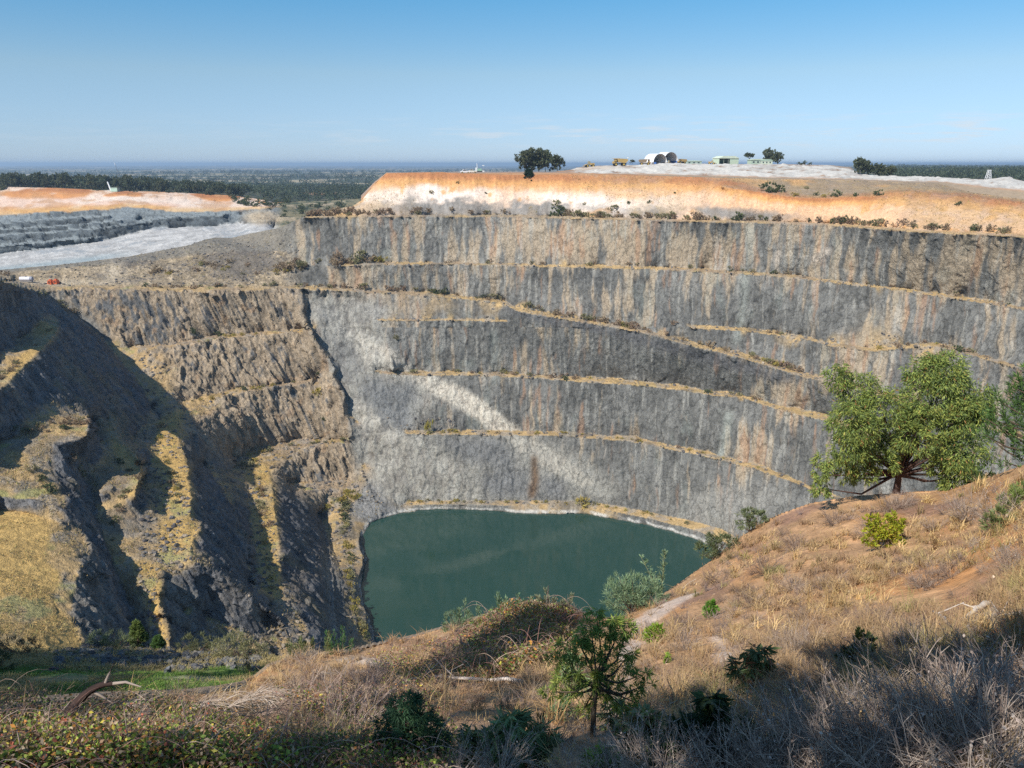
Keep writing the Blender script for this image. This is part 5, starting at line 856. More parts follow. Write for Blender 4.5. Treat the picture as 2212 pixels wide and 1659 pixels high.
ok = (ss(.10, .22, j2 + .22 * j1) * ss(1700, 2600, rr_) < .5) & (j1 < .18 + .3 * (rr_ > 2200)) & (np.exp(-(((px_ - 690) / 46) ** 2 + ((rr_ - 1720) / 130) ** 2) ** 2) < .5) & ((px_ < 1150) | (px_ > 1860)) & ~((px_ > 580) & (rr_ < 1300))
Pt = Pt[ok]; rr_ = rr_[ok]; n = len(Pt); h = rs.uniform(10, 18, n); q = 26; K = np.repeat(np.arange(n), q); v = rs.normal(size=(len(K), 3)); v /= np.linalg.norm(v, axis=1)[:, None]; hh = h[K][:, None]; big_ = np.clip(rr_ / 1500, 1, 2.6)[K][:, None]
pos = Pt[K] + np.array([0, 0, .62]) * hh + v * hh * np.array([.36, .36, .30]) * (rs.random((len(K), 1)) ** .4) * big_ ** .4; cl = np.array([(.075, .092, .05)]) * (.6 + .8 * rs.random((n, 1)))[K] * (.8 + .4 * rs.random((len(K), 1)))
fm.leaves(pos, v + np.array([0, 0, .3]), 2.6 * big_[:, 0] ** .7, 2.0 * big_[:, 0] ** .7, cl)
tk = np.where(rr_ < 2200)[0]; fm.tubes(np.stack([Pt[tk], Pt[tk] + np.array([0, 0, .6]) * h[tk][:, None]], 1), np.array([[.3, .2]]), 3, (.14, .12, .10))
tag(fm.obj('woods', M_leaf), 'dark eucalypt woods spread over the plain beyond the pits', 'woods', kind='stuff')
# ------------------------------------------------------------------ buildings and machines on the plateau
def zp(x, d): return float(np.interp(x, xs, r2[:, 2]))
def on_pad(x, d, dz=-.1):
    z = zp(x, d); return np.array([(x - CX) / F * (d * CP - z * SP), d, z + dz])
def dome(x, d, Rd, Lg, wall_h, label, wall_col):
    root = empty('dome_shelter', on_pad(x, d), label, 'shelter', None, R(32)); n = 20; ys = np.linspace(0, Lg, 9); a = np.linspace(0, math.pi, n); sk = []
    for rd in (Rd, Rd - .25): sk.append(np.array([[[-math.cos(t) * rd, y, wall_h + math.sin(t) * rd * .92] for t in a] for y in ys]))
    m = MB(); f, _ = gridfaces(np.ones((9, n), bool)); m.add(sk[0].reshape(-1, 3), f[:, ::-1]); m.add(sk[1].reshape(-1, 3), f); e = np.arange(n - 1); m.add(np.concatenate([sk[0][0], sk[1][0]]), np.stack([e, e + 1, e + 1 + n, e + n], 1)); m.obj('canopy', pm_((.80, .80, .79), .5), root, smooth=True)
    m = MB(); bk = sk[1][-1]; m.add(np.concatenate([bk, bk * [1, 1, 0] + [0, 0, wall_h]]), np.stack([e, e + 1, e + 1 + n, e + n], 1)); m.obj('end_wall', pm_((.33, .33, .34), .7), root)
    for s_ in (-1, 1): MB().box((s_ * (Rd + .6), Lg / 2, wall_h / 2), (2.4, Lg, wall_h)).obj('container_wall', pm_(wall_col, .6), root)
    m = MB()
    for y in ys[1:-1:2]: m.tubes(np.array([[[-math.cos(t) * (Rd - .5), y, wall_h + math.sin(t) * (Rd - .5) * .92] for t in a]]), .12, 4)
    m.obj('truss', pm_((.4, .4, .42), .5, .6), root)
dome(1426, 760, 8.2, 13, 2.0, 'smaller white fabric dome shelter on containers, left of the pair', (.42, .40, .38)); dome(1449, 775, 8.6, 12, 2.7, 'taller white fabric dome shelter with a blue container wall, right of the pair', (.06, .14, .38))
def gable_shed(name, x, d, w, dp, hw, hr, col, roof, label, open_l=0., rz=0., cat='shed'):
    root = empty(name, on_pad(x, d), label, cat, None, rz); m = MB(); t = .15
    m.box((0, dp - t / 2, hw / 2), (w, t, hw)); m.box((-w / 2 + t / 2, dp / 2, hw / 2), (t, dp - 2 * t, hw)); m.box((w / 2 - t / 2, dp / 2, hw / 2), (t, dp - 2 * t, hw)); xo = -w / 2 + w * open_l; m.box(((xo + w / 2) / 2, t / 2, hw / 2), (w / 2 - xo, t, hw)); m.obj('wall', pm_(col, .6), root)
    m = MB(); ov = .5; m.prism([(-w / 2 - ov, hw + .01), (-w / 2 - ov, hw + .25), (-w * .28, hr), (w * .28, hr), (w / 2 + ov, hw + .25), (w / 2 + ov, hw + .01)], -ov, dp + ov); m.obj('roof', pm_(roof, .5), root)
    if open_l:
        for k in range(3): MB().box((-w / 2 + .3 + k * w * open_l * .42, .3, hw / 2), (.35, .35, hw - .02)).obj('post', pm_((.25, .28, .24)), root)
        m = MB(); m.box((-w * .22, dp * .6, hw * .3), (w * .25, 2.5, hw * .55), col=(.1, .2, .16)); m.obj('machine', pm_((.08, .16, .13)), root)
    else:
        for k in range(3): MB().box((-w * .3 + k * w * .3, -.04, hw * .55), (w * .12, .08, hw * .35)).obj('window', pm_((.06, .08, .09), .3), root)
    return root
gable_shed('open_shed', 1574, 790, 20, 14, 5.8, 8.0, (.50, .60, .46), (.60, .66, .52), 'pale green shed with an open front bay on the white bank', .55, R(12))
gable_shed('low_shed', 1499, 820, 15, 10, 2.6, 3.6, (.36, .46, .40), (.42, .52, .44), 'low green shed between the dome shelters and the open shed', 0, R(-4))
gable_shed('low_shed', 1637, 790, 14, 9, 4.2, 5.2, (.40, .50, .40), (.50, .58, .46), 'low green building right of the umbrella shaped tree', 0, R(6)); gable_shed('low_shed', 1656, 760, 10, 8, 3.6, 4.6, (.46, .52, .42), (.40, .52, .42), 'small green roofed hut in front of the tall gum tree', 0, R(-10))
def wheel_(root, x, y, r, w, nm='wheel'):
    m = MB(); m.cyl((x, y - w / 2, r), (x, y + w / 2, r), r, 14, col=(.03, .03, .03)); o = m.obj(nm, pm_((.03, .03, .032), .9), root); q = MB(); q.cyl((x, y - w / 2 - .04, r), (x, y + w / 2 + .04, r), r * .5, 10); q.obj('rim', pm_((.5, .36, .08), .6), o); return o
YEL = (.44, .30, .11)
def haul_truck(P0, sc, rz, label, body=YEL, bed=None):
    root = empty('haul_truck', P0, label, 'truck', None, rz, sc)
    for x, y in ((-3.2, -1.9), (-3.2, 1.9), (2.3, -1.7), (2.3, 1.7)): wheel_(root, x, y, 1.25, 1.1)
    m = MB(); m.box((-.3, 0, 1.75), (9.4, 1.6, .7)); m.obj('chassis', pm_((.10, .09, .07)), root)
    MB().prism([(-5.2, 1.9), (-5.2, 3.0), (-4.6, 3.4), (-2.6, 3.4), (-2.6, 1.9)], -1.5, 1.5).obj('hood', pm_(body), root); MB().box((-3.6, -1.1, 4.15), (1.7, 1.6, 1.5), top=(.85, .9)).obj('cab', pm_(body), root)
    MB().box((-4.36, -1.1, 4.3), (.12, 1.2, .7)).obj('window', pm_((.05, .06, .07), .2), root)
    MB().prism([(-5.0, 5.0), (-5.0, 5.25), (-2.4, 5.3), (4.6, 4.9), (5.3, 3.9), (3.6, 2.2), (-1.6, 2.7), (-2.4, 4.9)], -2.3, 2.3).obj('dump_body', pm_(bed or body), root); return root
haul_truck(on_pad(1339, 720), 1.25, R(6), 'yellow haul truck parked left of the dome shelters'); haul_truck(on_pad(1392, 715), 1.0, R(172), 'brownish haul truck parked in front of the smaller dome', (.36, .24, .10), (.22, .16, .10)); haul_truck(on_pad(1473, 750), .82, R(20), 'yellow dump truck partly behind the right wall of the taller dome')
def loader(P0, sc, rz, label):
    root = empty('wheel_loader', P0, label, 'loader', None, rz, sc)
    for x in (-1.6, 1.6):
        for y in (-1.2, 1.2): wheel_(root, x, y, .85, .7)
    MB().box((1.2, 0, 1.9), (3.0, 1.7, 1.1), top=(.9, .9)).obj('engine_cover', pm_(YEL), root); MB().box((-.5, 0, 2.6), (1.4, 1.5, 1.7), top=(.85, .9)).obj('cab', pm_((.30, .26, .16)), root)
    m = MB(); m.tubes(np.array([[[-1.2, s * .6, 1.7], [-2.6, s * .6, 1.5], [-3.5, s * .6, .7]] for s in (-1, 1)]), .18, 4); m.obj('lift_arm', pm_(YEL), root); MB().prism([(-4.6, .15), (-3.3, .1), (-3.3, 1.3), (-3.6, 1.3), (-3.8, .5)], -1.5, 1.5).obj('bucket', pm_((.25, .22, .18)), root); return root
loader(on_pad(1274, 705), 1.5, R(10), 'yellow wheel loader on the skyline far left of the haul truck'); loader(on_pad(1445, 757), .9, R(60), 'small yellow loader inside the mouth of the taller dome'); loader(on_pad(1537, 740), 1.1, R(160), 'yellow loader on the white rubble left of the open shed')
def light_mast(P0, h, label):
    root = empty('light_mast', P0, label, 'mast'); MB().box((0, 0, .5), (1.8, 1.2, 1.0)).obj('base', pm_((.6, .6, .58)), root); m = MB(); m.cyl((0, 0, 1.0), (0, 0, h), .14, 6, .09); m.obj('pole', pm_((.55, .56, .57), .4, .5), root); MB().box((0, -.1, h + .2), (1.6, .3, .45)).obj('lamp', pm_((.75, .75, .72)), root)
light_mast(on_pad(1356, 740), 7.0, 'thin pale light mast behind the haul truck'); light_mast(at_d(1044, 371.5, 640), 4.6, 'small light mast beside the white drill rig')
def ute(P0, rz, label, col=(.75, .75, .74), sc=1.0):
    root = empty('utility_truck', P0, label, 'truck', None, rz, sc)
    for x in (-1.7, 1.6):
        for y in (-.85, .85): wheel_(root, x, y, .42, .3)
    MB().prism([(-2.7, .5), (-2.7, 1.15), (-1.7, 1.3), (-1.1, 2.0), (.4, 2.0), (.5, 1.2), (2.7, 1.2), (2.7, .5)], -.95, .95).obj('body', pm_(col, .4), root); MB().prism([(-1.55, 1.32), (-1.02, 1.9), (.28, 1.9), (.36, 1.32)], -.965, .965).obj('window', pm_((.05, .06, .07), .2), root); return root
ute(at_d(1005, 374.2, 625), R(8), 'white utility truck on the dark pad at the left of the plateau', sc=1.35); ute(at_d(1021, 373.2, 632), R(-12), 'pale tipper by the white drill rig on the dark pad', (.62, .58, .5), 1.3)
root = empty('drill_rig', at_d(1034, 372.5, 640), 'white and green drill rig with a short mast on the dark pad', 'drill rig', None, R(10), 1.2)
MB().box((0, 0, .6), (4.4, 2.0, .7)).obj('tracks', pm_((.06, .06, .06)), root); MB().box((.5, 0, 1.7), (2.8, 1.8, 1.4), top=(.9, .9)).obj('body', pm_((.30, .48, .36)), root); MB().box((-1.5, 0, 2.0), (1.1, 1.6, 2.0), top=(.85, .9)).obj('cab', pm_((.75, .76, .74)), root); MB().cyl((-.7, 0, 1.2), (-1.1, 0, 5.6), .22, 6).obj('mast', pm_((.72, .73, .72)), root)
P0 = at_d(2134, 389, 625); s = mpp(P0); root = empty('headframe', P0, 'white lattice tower standing on the pale bank near the right edge', 'tower'); H_ = 20 * s
for sx, sy in ((-1, -1), (1, -1), (1, 1), (-1, 1)): MB().tubes(np.array([[[sx * 1.9, sy * 1.3, -.3], [sx * .75, sy * .8, H_]]]), .16, 4).obj('leg', pm_((.78, .78, .78)), root)
m = MB(); lv = np.linspace(.02, 1, 5)
for i in range(5):
    a_ = 1.9 - 1.15 * lv[i]; b_ = 1.3 - .5 * lv[i]; c4 = [(-a_, -b_), (a_, -b_), (a_, b_), (-a_, b_)]
    for j in range(4):
        p, q = c4[j], c4[(j + 1) % 4]; m.tubes(np.array([[[*p, lv[i] * H_], [*q, lv[i] * H_]]]), .09, 3)
        if i < 4: an = 1.9 - 1.15 * lv[i + 1]; bn = 1.3 - .5 * lv[i + 1]; r_ = [(-an, -bn), (an, -bn), (an, bn), (-an, bn)][(j + 1) % 4]; m.tubes(np.array([[[*p, lv[i] * H_], [*r_, lv[i + 1] * H_]]]), .08, 3)
m.obj('bracing', pm_((.74, .74, .75)), root); MB().box((0, 0, H_ + .25), (2.1, 2.0, .35)).obj('top_platform', pm_((.75, .75, .75)), root)
# the shed with its slanting chute above the orange slope
P0 = far2_at(248, 414) + np.array([0, 2, .2]); root = empty('pump_shed', P0, 'small pale green shed with a slanting white chute above the orange slope', 'shed', None, R(-8))
MB().box((0, 0, 2.2), (9, 6, 4.4)).obj('wall', pm_((.42, .56, .46)), root); MB().prism([(-5, 4.41), (-5, 4.7), (5.2, 5.6), (5.2, 5.3)], -3.5, 3.5).obj('roof', pm_((.55, .68, .58)), root); MB().cyl((-5.5, -1, 1.5), (-9.5, 0, 12.0), 1.0, 6, .7).obj('chute', pm_((.8, .8, .8)), root); MB().box((-7.5, 0, .8), (5, 4, 1.6)).obj('skid', pm_((.55, .52, .46)), root)
P0 = at_d(264, 392, 1120); root = empty('crane', P0 - np.array([0, 0, 6]), 'thin crane jib rising out of the gum belt behind the pale green shed', 'crane'); MB().cyl((0, 0, 0), (-6.5, 0, 27), .45, 5, .25).obj('jib', pm_((.25, .25, .27)), root); MB().cyl((-6.5, 0, 27.02), (-7.6, 0, 31), .5, 5, .3).obj('jib_head', pm_((.75, .75, .75)), root)
# tank and buckets on the pale ledge
P0 = pit_at(57, 611) * np.array([1, 1, 1]); s = mpp(P0); root = empty('storage_tank', P0 + np.array([0, 0, .1]), 'white tank lying on the pale ledge at the upper left', 'tank', None, R(4)); L_ = 26 * s
MB().box((0, 0, .25), (L_ * .9, 2.0, .5)).obj('skid', pm_((.3, .28, .26)), root); m = MB(); m.cyl((-L_ / 2, 0, 1.95), (L_ * .30, 0, 1.95), 1.45, 18); m.obj('shell', pm_((.72, .70, .73)), root, smooth=False); m = MB(); m.cyl((L_ * .30 + .01, 0, 1.95), (L_ / 2, 0, 1.95), 1.47, 18); m.obj('end_cap', pm_((.30, .31, .36)), root)
def bucket(x, y, label):
    P0 = pit_at(x, y); s = mpp(P0); k = 11 * s / 3.2; root = empty('digger_bucket', P0 + np.array([0, 0, .05]), label, 'bucket', None, R(-18), k); OR = (.62, .13, .045)
    prof = [(math.cos(a) * 1.5, 1.45 + math.sin(a) * 1.35) for a in np.linspace(-.35, math.pi + .2, 12)] + [(-1.6, .05), (1.5, .05)]; MB().prism(prof, -1.2, 1.2).obj('shell', pm_(OR, .5), root); m = MB()
    for j in range(4): m.box((1.62, -.9 + j * .6, .28), (.5, .22, .18), top=(.5, 1))
    m.obj('teeth', pm_((.2, .15, .12)), root); MB().box((0, 0, 2.98), (1.6, .9, .35)).obj('hitch', pm_((.55, .14, .06), .5), root); MB().prism([(math.cos(a) * 1.05, 1.35 + math.sin(a) * .95) for a in np.linspace(0, 2 * math.pi, 14)[:-1]], -1.26, -1.21).obj('opening_shade', pm_((.16, .05, .03), .8), root)  # dark disc on the closed shell: shade of a hollow put in as colour
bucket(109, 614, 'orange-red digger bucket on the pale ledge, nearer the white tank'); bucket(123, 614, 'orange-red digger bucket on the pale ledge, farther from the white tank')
# ------------------------------------------------------------------ ground cover in the foreground
def in_fg(n, x0, x1, y0, y1):
    x = rng.uniform(x0, x1, n); y = rng.uniform(y0, y1, n); ok = y > np.interp(x, [a[0] for a in SIL], [a[1] for a in SIL]) + 1; return x[ok], y[ok]
STRAW = [(.56, .39, .17), (.64, .46, .22), (.46, .29, .13), (.38, .25, .14), (.50, .36, .18)]
def cover(n, per, hmin, hvar, wk, spread, seed, thr, lean):
    x, y = in_fg(n, -120, 2330, 1000, 1690); C0 = fg_at(x, y); dn = fbm(C0, 1 / 2.2, 3, seed) + .5 * fbm(C0, 1 / 7., 2, 122)
    bare = np.exp(-(((x - 1990) / 80) ** 2 + ((y - 1095) / 22) ** 2)) + np.exp(-(((x - 2140) / 80) ** 2 + ((y - 1335) / 26) ** 2)) + .9 * np.exp(-((x - np.interp(y, [1260, 1340, 1420, 1500], [1520, 1400, 1350, 1330])) / 30) ** 2) * (y > 1260) + .8 * np.exp(-(((x - 780) / 110) ** 2 + ((y - 1430) / 16) ** 2)) + .6 * np.exp(-(((x - 2140) / 60) ** 2 + ((y - 1185) / 34) ** 2)) + .6 * np.exp(-(((x - 1560) / 40) ** 2 + ((y - 1410) / 60) ** 2)) + .7 * np.exp(-(((x - 1640) / 120) ** 2 + ((y - 1500) / 26) ** 2))
    bare = bare + np.exp(-(((x - 230) / 430) ** 4 + ((y - 1640) / 78) ** 4)) + .6 * np.exp(-(((x - 1120) / 130) ** 2 + ((y - 1390) / 60) ** 2))
    kp = rnd(len(x)) < ss(thr, thr + .5, dn) * (1 - bare).clip(0, 1); x, y, C0 = x[kp], y[kp], C0[kp]; n = len(x); w_ = C0[:, 1] * CP - C0[:, 2] * SP
    pink = ss(-.2, .3, fbm(C0, 1 / 5., 3, 124) + .6 * np.exp(-(((x - 900) / 250) ** 2 + ((y - 1420) / 60) ** 2))); tc = pal(n, STRAW, jit=.38); tc = tc * (1 - .5 * pink[:, None]) + .5 * pink[:, None] * np.array([.37, .235, .15]); gg = (ss(.2, .45, fbm(C0, 1 / 2., 3, 125)) * (x > 1500))[:, None]; tc = tc * (1 - .6 * gg) + .6 * gg * np.array([.25, .27, .08])
    k = np.repeat(np.arange(n), per); hk = (hmin + hvar * rnd(n) ** 1.6)[k] * (.55 + .6 * rnd(len(k))); Pq = C0[k] + rng.normal(size=(len(k), 3)) * np.array([spread, spread, 0]) * (w_[k] / 25)[:, None] ** .5
    return Pq - np.array([0, 0, .03]), hk, lean, np.clip(w_[k] * wk, .004, .03), tc[k] * (.8 + .4 * rnd(len(k), 1))
m = MB(); m.blades(*cover(80000, 1, .07, .14, .0007, .1, 121, -.42, .9)); m.blades(*cover(9500, 22, .20, .44, .00085, .07, 127, -.25, 1.0))
tag(m.obj('dry_grass', M_grass), 'dry straw coloured grass covering the foreground hillside', 'grass', kind='stuff')
# low dry scrub: fine brown twigs between the grass
x, y = in_fg(3800, -100, 2330, 1040, 1680); Pg = fg_at(x, y); kp = rnd(len(x)) < ss(-.1, .35, fbm(Pg, 1 / 3.2, 3, 126)) * (1 - np.exp(-(((x - 2140) / 80) ** 2 + ((y - 1335) / 26) ** 2))); Pg = Pg[kp]; w_ = Pg[:, 1] * CP - Pg[:, 2] * SP; n = len(Pg); q = 26; k = np.repeat(np.arange(n), q)
d = rdir(n * q); d[:, 2] = np.abs(d[:, 2]) * .9 + .25; d = nrm(d); L = (.14 + .30 * rnd(n * q))[:, None] * (.7 + .6 * rnd(n, 1))[k]; t = np.array([0, .5, 1])[None, :, None]; PL = Pg[k][:, None] + rng.normal(size=(n * q, 1, 3)) * np.array([.05, .05, 0]) + d[:, None] * L[:, None] * t + rdir(n * q)[:, None] * L[:, None] * .25 * t ** 2
m = MB(); m.tubes(PL, np.array([[1, .8, .4]]) * np.clip(w_[k] * .00022, .0016, .007)[:, None], 3, pal(n, [(.22, .16, .13), (.30, .22, .17), (.26, .20, .18), (.36, .28, .2)])[k]); tag(m.obj('dry_scrub', M_bark), 'low tangle of brown dead stems between the grass tufts on the hillside', 'undergrowth', kind='stuff')
# stones and clods
def rock_mesh(seed, col):
    r_ = np.random.default_rng(seed); import bmesh as bm_; b = bm_.new(); bm_.ops.create_icosphere(b, subdivisions=2, radius=1.0); V = np.array([v.co[:] for v in b.verts]); Ff = np.array([[v.index for v in f.verts] for f in b.faces]); b.free()
    for _ in range(9):
        nn = r_.normal(size=3); nn /= np.linalg.norm(nn); dd_ = r_.uniform(.45, .85); o = np.maximum(0, V @ nn - dd_); V -= o[:, None] * nn
    V *= r_.uniform(.7, 1.2, 3); V += .05 * np.stack([fbm(V + i * 9, 1.7, 3, seed + i) for i in range(3)], -1); return V, Ff, col
RKS = [rock_mesh(i, None) for i in range(5)]
def rocks_into(m, P0s, r_, cols):
    for p, r0, c_ in zip(P0s, r_, cols):
        V, Ff, _ = RKS[rng.integers(0, 5)]; a = random.random() * 6.28; ca, sa = math.cos(a), math.sin(a); m.add(V @ np.array([[ca, sa, 0], [-sa, ca, 0], [0, 0, 1]]) * r0 + p, Ff, c_)
x, y = in_fg(900, 300, 2330, 1050, 1600); Pg = fg_at(x, y); kp = rnd(len(x)) < .6; Pg = Pg[kp]; m = MB(); rocks_into(m, Pg, .02 + .08 * rnd(len(Pg)) ** 3, pal(len(Pg), [(.42, .26, .15), (.5, .38, .28), (.34, .2, .12)])); tag(m.obj('gravel', M_soil), 'small ochre stones lying in the grass of the hillside', 'gravel', kind='stuff')
# ------------------------------------------------------------------ dead shrubs
GREY = [(.27, .205, .165), (.35, .275, .22), (.18, .135, .115), (.42, .34, .275)]; BRN = [(.24, .17, .13), (.31, .23, .17), (.2, .14, .11)]; random.seed(21)
DS = [Kind(lambda i=i: dead_shrub('dead_shrub', 46, 1.0, .7, 6, .0085, GREY, (0, 0, 0), 'x', None, .3, 90)) for i in range(4)]
DT = [Kind(lambda i=i: dead_shrub('dead_shrub', 40, 1.0, 1.0, 7, .008, [(.34, .24, .19), (.42, .33, .27), (.26, .17, .13)], (0, 0, 0), 'x', None, .5, 0)) for i in range(2)]
DB = [Kind(lambda i=i: dead_shrub('dead_shrub', 40, 1.0, .9, 7, .012, BRN, (0, 0, 0), 'x', None, .3, 0)) for i in range(3)]
def put_dead(K, x, y, hpx, label, group=None, wide=1.0):
    P0 = fg_at(x, y); s = mpp(P0) * hpx; K.put(P0 - np.array([0, 0, .02]), label, group, random.random() * 6, (s * wide, s * wide, s))
spots = [(1990, 1655, 190), (2090, 1640, 210), (2180, 1660, 200), (1880, 1660, 170), (1790, 1668, 150), (1720, 1650, 140), (2030, 1560, 150), (2120, 1550, 160), (2210, 1560, 170), (1930, 1550, 130), (1860, 1540, 110), (2000, 1480, 110), (1920, 1470, 95), (1790, 1580, 120), (1690, 1590, 110), (2070, 1480, 105), (2160, 1470, 110), (1640, 1670, 120), (1450, 1675, 110), (1330, 1680, 110), (2250, 1640, 200), (2260, 1500, 130), (1960, 1700, 200), (2130, 1710, 220), (1820, 1710, 180), (1690, 1715, 160), (1560, 1715, 140), (1420, 1720, 130), (1250, 1700, 90), (2050, 1600, 160), (1950, 1610, 150), (2200, 1610, 180), (1850, 1600, 140), (1760, 1625, 130), (1740, 1525, 90), (1830, 1490, 80), (1680, 1530, 80), (2100, 1430, 80), (2190, 1410, 80), (1080, 1690, 100), (980, 1690, 90)]
for i, (x, y, h) in enumerate(spots): put_dead(DS[i % 4], x, y, h, 'bare grey shrub with tangled twigs in the dense thicket at the bottom right' if x > 1600 else 'bare grey shrub at the bottom of the slope below the saplings', 'bare grey shrubs in the bottom right thicket' if x > 1600 else 'bare grey shrubs below the saplings', 1.1)
for i, (x, y, h, wd, l) in enumerate([(1553, 1256, 44, .9, 'rounded grey-brown dead shrub near the rim beside the broom bush'), (1716, 1425, 95, .55, 'upright bare grey shrub standing alone on the sunny slope'), (1690, 1392, 44, 1.1, 'low broken dead shrub at the foot of the upright bare one'), (2090, 1120, 60, 1.3, 'large mauve-grey dead shrub above the ochre cutting'), (2150, 1120, 70, 1.2, 'large grey dead shrub near the right edge above the ochre cutting'), (1948, 1095, 38, 1.0, 'grey dead shrub just below the trunk of the gum tree'), (1660, 1240, 46, 1.2, 'brown dead shrub in the middle of the upper hillside'), (1620, 1305, 40, 1.2, 'brown dead shrub left of the centre of the hillside'), (1730, 1330, 44, 1.1, 'brown dead shrub above the upright bare shrub'), (1480, 1400, 44, 1.1, 'grey dead shrub on the eroded slope right of the bright green bush'), (1480, 1345, 38, 1.0, 'brown dead shrub between the two bright green bushes'), (1800, 1130, 36, 1.2, 'brown dead shrub on the crest left of the yellow-green bush'),
      (2010, 1270, 40, 1.2, 'brown dead shrub in the grass below the yellow-green bush'), (2180, 1230, 60, 1.1, 'grey dead shrub at the right edge beside the ochre cutting'), (1900, 1350, 44, 1.2, 'brown dead shrub above the dark conifer-like bush'), (1320, 1500, 50, 1.1, 'grey dead shrub close to the wattle trunk'), (1560, 1455, 40, 1.1, 'brown dead shrub beside the loose reddish sapling'), (1975, 1420, 70, .6, 'tall thin bare shrub at the shadow edge right of the dark bush'), (1200, 1590, 90, .8, 'pale straw shrub with hanging stems left of the wattle trunk')]): put_dead((DB[i % 3] if 'brown' in l else DS[i % 4]), x, y, h, l, None, wd)
rq = np.random.default_rng(77); ne = 0
for i in range(22): x = rq.uniform(-60, 960); put_dead(DT[i % 2], x, rq.uniform(1520 if x < 450 else 1500, 1690), rq.uniform(45, 85), 'reddish-brown dry twigs rising out of the bramble thicket at the lower left', 'dry twig shrubs in the brambles', rq.uniform(1.1, 1.6))
while ne < 90:
    x = rq.uniform(620, 2200); y = rq.uniform(1080, 1560)
    if y < np.interp(x, [a[0] for a in SIL], [a[1] for a in SIL]) + 8 or abs(x - 2140) < 80 and abs(y - 1335) < 40: continue
    ne += 1; put_dead(DB[ne % 3] if rq.random() < .75 else DS[ne % 4], x, y, rq.uniform(14, 34) * (1 if y < 1400 else 1.6), 'small dead shrub in the dry grass of the hillside', 'small dead shrubs in the hillside grass', rq.uniform(1.0, 1.6))
for i, (x, y, a_, b_, k_) in enumerate([(1330, 1560, 70, 60, 0), (1180, 1640, 80, 70, 1), (1430, 1660, 90, 80, 2), (1020, 1650, 70, 70, 1), (1300, 1655, 60, 60, 3), (1215, 1555, 60, 50, 0), (1600, 1590, 80, 60, 2), (1690, 1640, 70, 70, 2)]): gumling(x, y, a_, b_, 620, ['small grey-green sapling close to the right of the wattle trunk', 'leafy green sapling at the bottom edge between the glossy sapling and the wattle', 'dark green sapling at the bottom edge under the bronze-tipped one', 'glossy green sapling at the bottom edge left of its larger neighbour', 'lime green young sapling at the bottom edge below the wattle', 'small grey-green sapling close to the left of the wattle trunk', 'dark sapling in shadow beside the dark glossy leaved one', 'dark low sapling at the bottom edge left of the grey thicket'][i], (.11, .028), [[(.17, .23, .10), (.22, .28, .13)], GL, [(.06, .09, .04), (.09, .12, .05)], [(.33, .40, .08), (.26, .34, .07)]][k_])
# fine dry arching stems at the lower left
def arching(x, y, n, L, lean, label, col=((.46, .38, .31), (.36, .28, .22)), thick=.007):
    P0 = fg_at(x, y); s = mpp(P0); root = empty('dead_branch', P0, label, 'dead branch'); t = np.linspace(0, 1, 8); PL = []; RRr = []
    for i in range(n):
        a = random.uniform(-.5, .5); Ln = L * s * random.uniform(.6, 1.1); dx = math.cos(a) * lean; PL.append(np.stack([dx * Ln * t + rng.normal() * .05 * t, math.sin(a) * Ln * t * .6, Ln * (.75 * t - .55 * t ** 2.2) + .05], -1)); RRr.append(thick * np.linspace(1.3, .4, 8))
    PL = np.array(PL); m = MB(); m.tubes(PL, np.array(RRr), 4, pal(n, col)); k = np.repeat(np.arange(n), 16); f = .25 + .75 * rnd(len(k)); i0 = np.minimum((f * 7).astype(int), 6); b = PL[k, i0]; d = nrm(nrm(PL[k, i0 + 1] - PL[k, i0]) + rdir(len(k)) * .7 + np.array([0, 0, .15])); tt = np.linspace(0, 1, 4)[None, :, None]; LL_ = (L * s * .22 * (.4 + rnd(len(k))))[:, None, None]; Q_ = b[:, None] + d[:, None] * LL_ * tt + np.array([0, 0, -.2]) * LL_ * tt ** 2; m.tubes(Q_, thick * np.linspace(.5, .25, 4)[None], 3, pal(len(k), col)); m.obj('twigs', M_bark, root)
arching(395, 1545, 10, 150, 1.0, 'pale arching dead branches left of the curved ones above the brambles'); arching(480, 1545, 12, 175, 1.0, 'long pale curved dead branches sweeping right above the brambles'); arching(245, 1535, 8, 110, .9, 'spreading pale twigs at the end of the dark fallen limb'); arching(200, 1640, 14, 75, .8, 'pale dead fern-like spray lying on the left brambles'); arching(560, 1555, 10, 110, 1, 'thin dark dead stems at the right side of the curved branches', ((.2, .14, .11), (.28, .2, .16))); arching(640, 1655, 9, 120, 1.0, 'grey dead branch lying in shadow right of the brambles', ((.24, .2, .19), (.3, .26, .25)))
P0 = fg_at(148, 1562); s = mpp(P0); root = empty('fallen_limb', P0, 'dark curved fallen limb lying on the brambles at the left', 'fallen limb'); t = np.linspace(0, 1, 8)[:, None]; PL = np.array([0, 0, .05]) + t * np.array([108, 10, 0]) * s + np.stack([0 * t[:, 0], 0 * t[:, 0], np.sin(t[:, 0] * 1.7) * 78 * s + .15], -1); m = MB(); m.tubes(PL[None], np.linspace(.07, .03, 8)[None], 7, (.055, .035, .03)); m.tubes(np.array([[PL[6], PL[6] + np.array([10, 0, 22]) * s, PL[6] + np.array([24, 2, 50]) * s], [PL[7], PL[7] + np.array([28, 0, 4]) * s, PL[7] + np.array([60, 0, -8]) * s], [PL[4], PL[4] + np.array([20, 0, -14]) * s, PL[4] + np.array([40, 0, -30]) * s]]), np.array([[.025, .018, .008]]), 5, (.36, .29, .24)); m.obj('limb', M_bark, root, smooth=True)
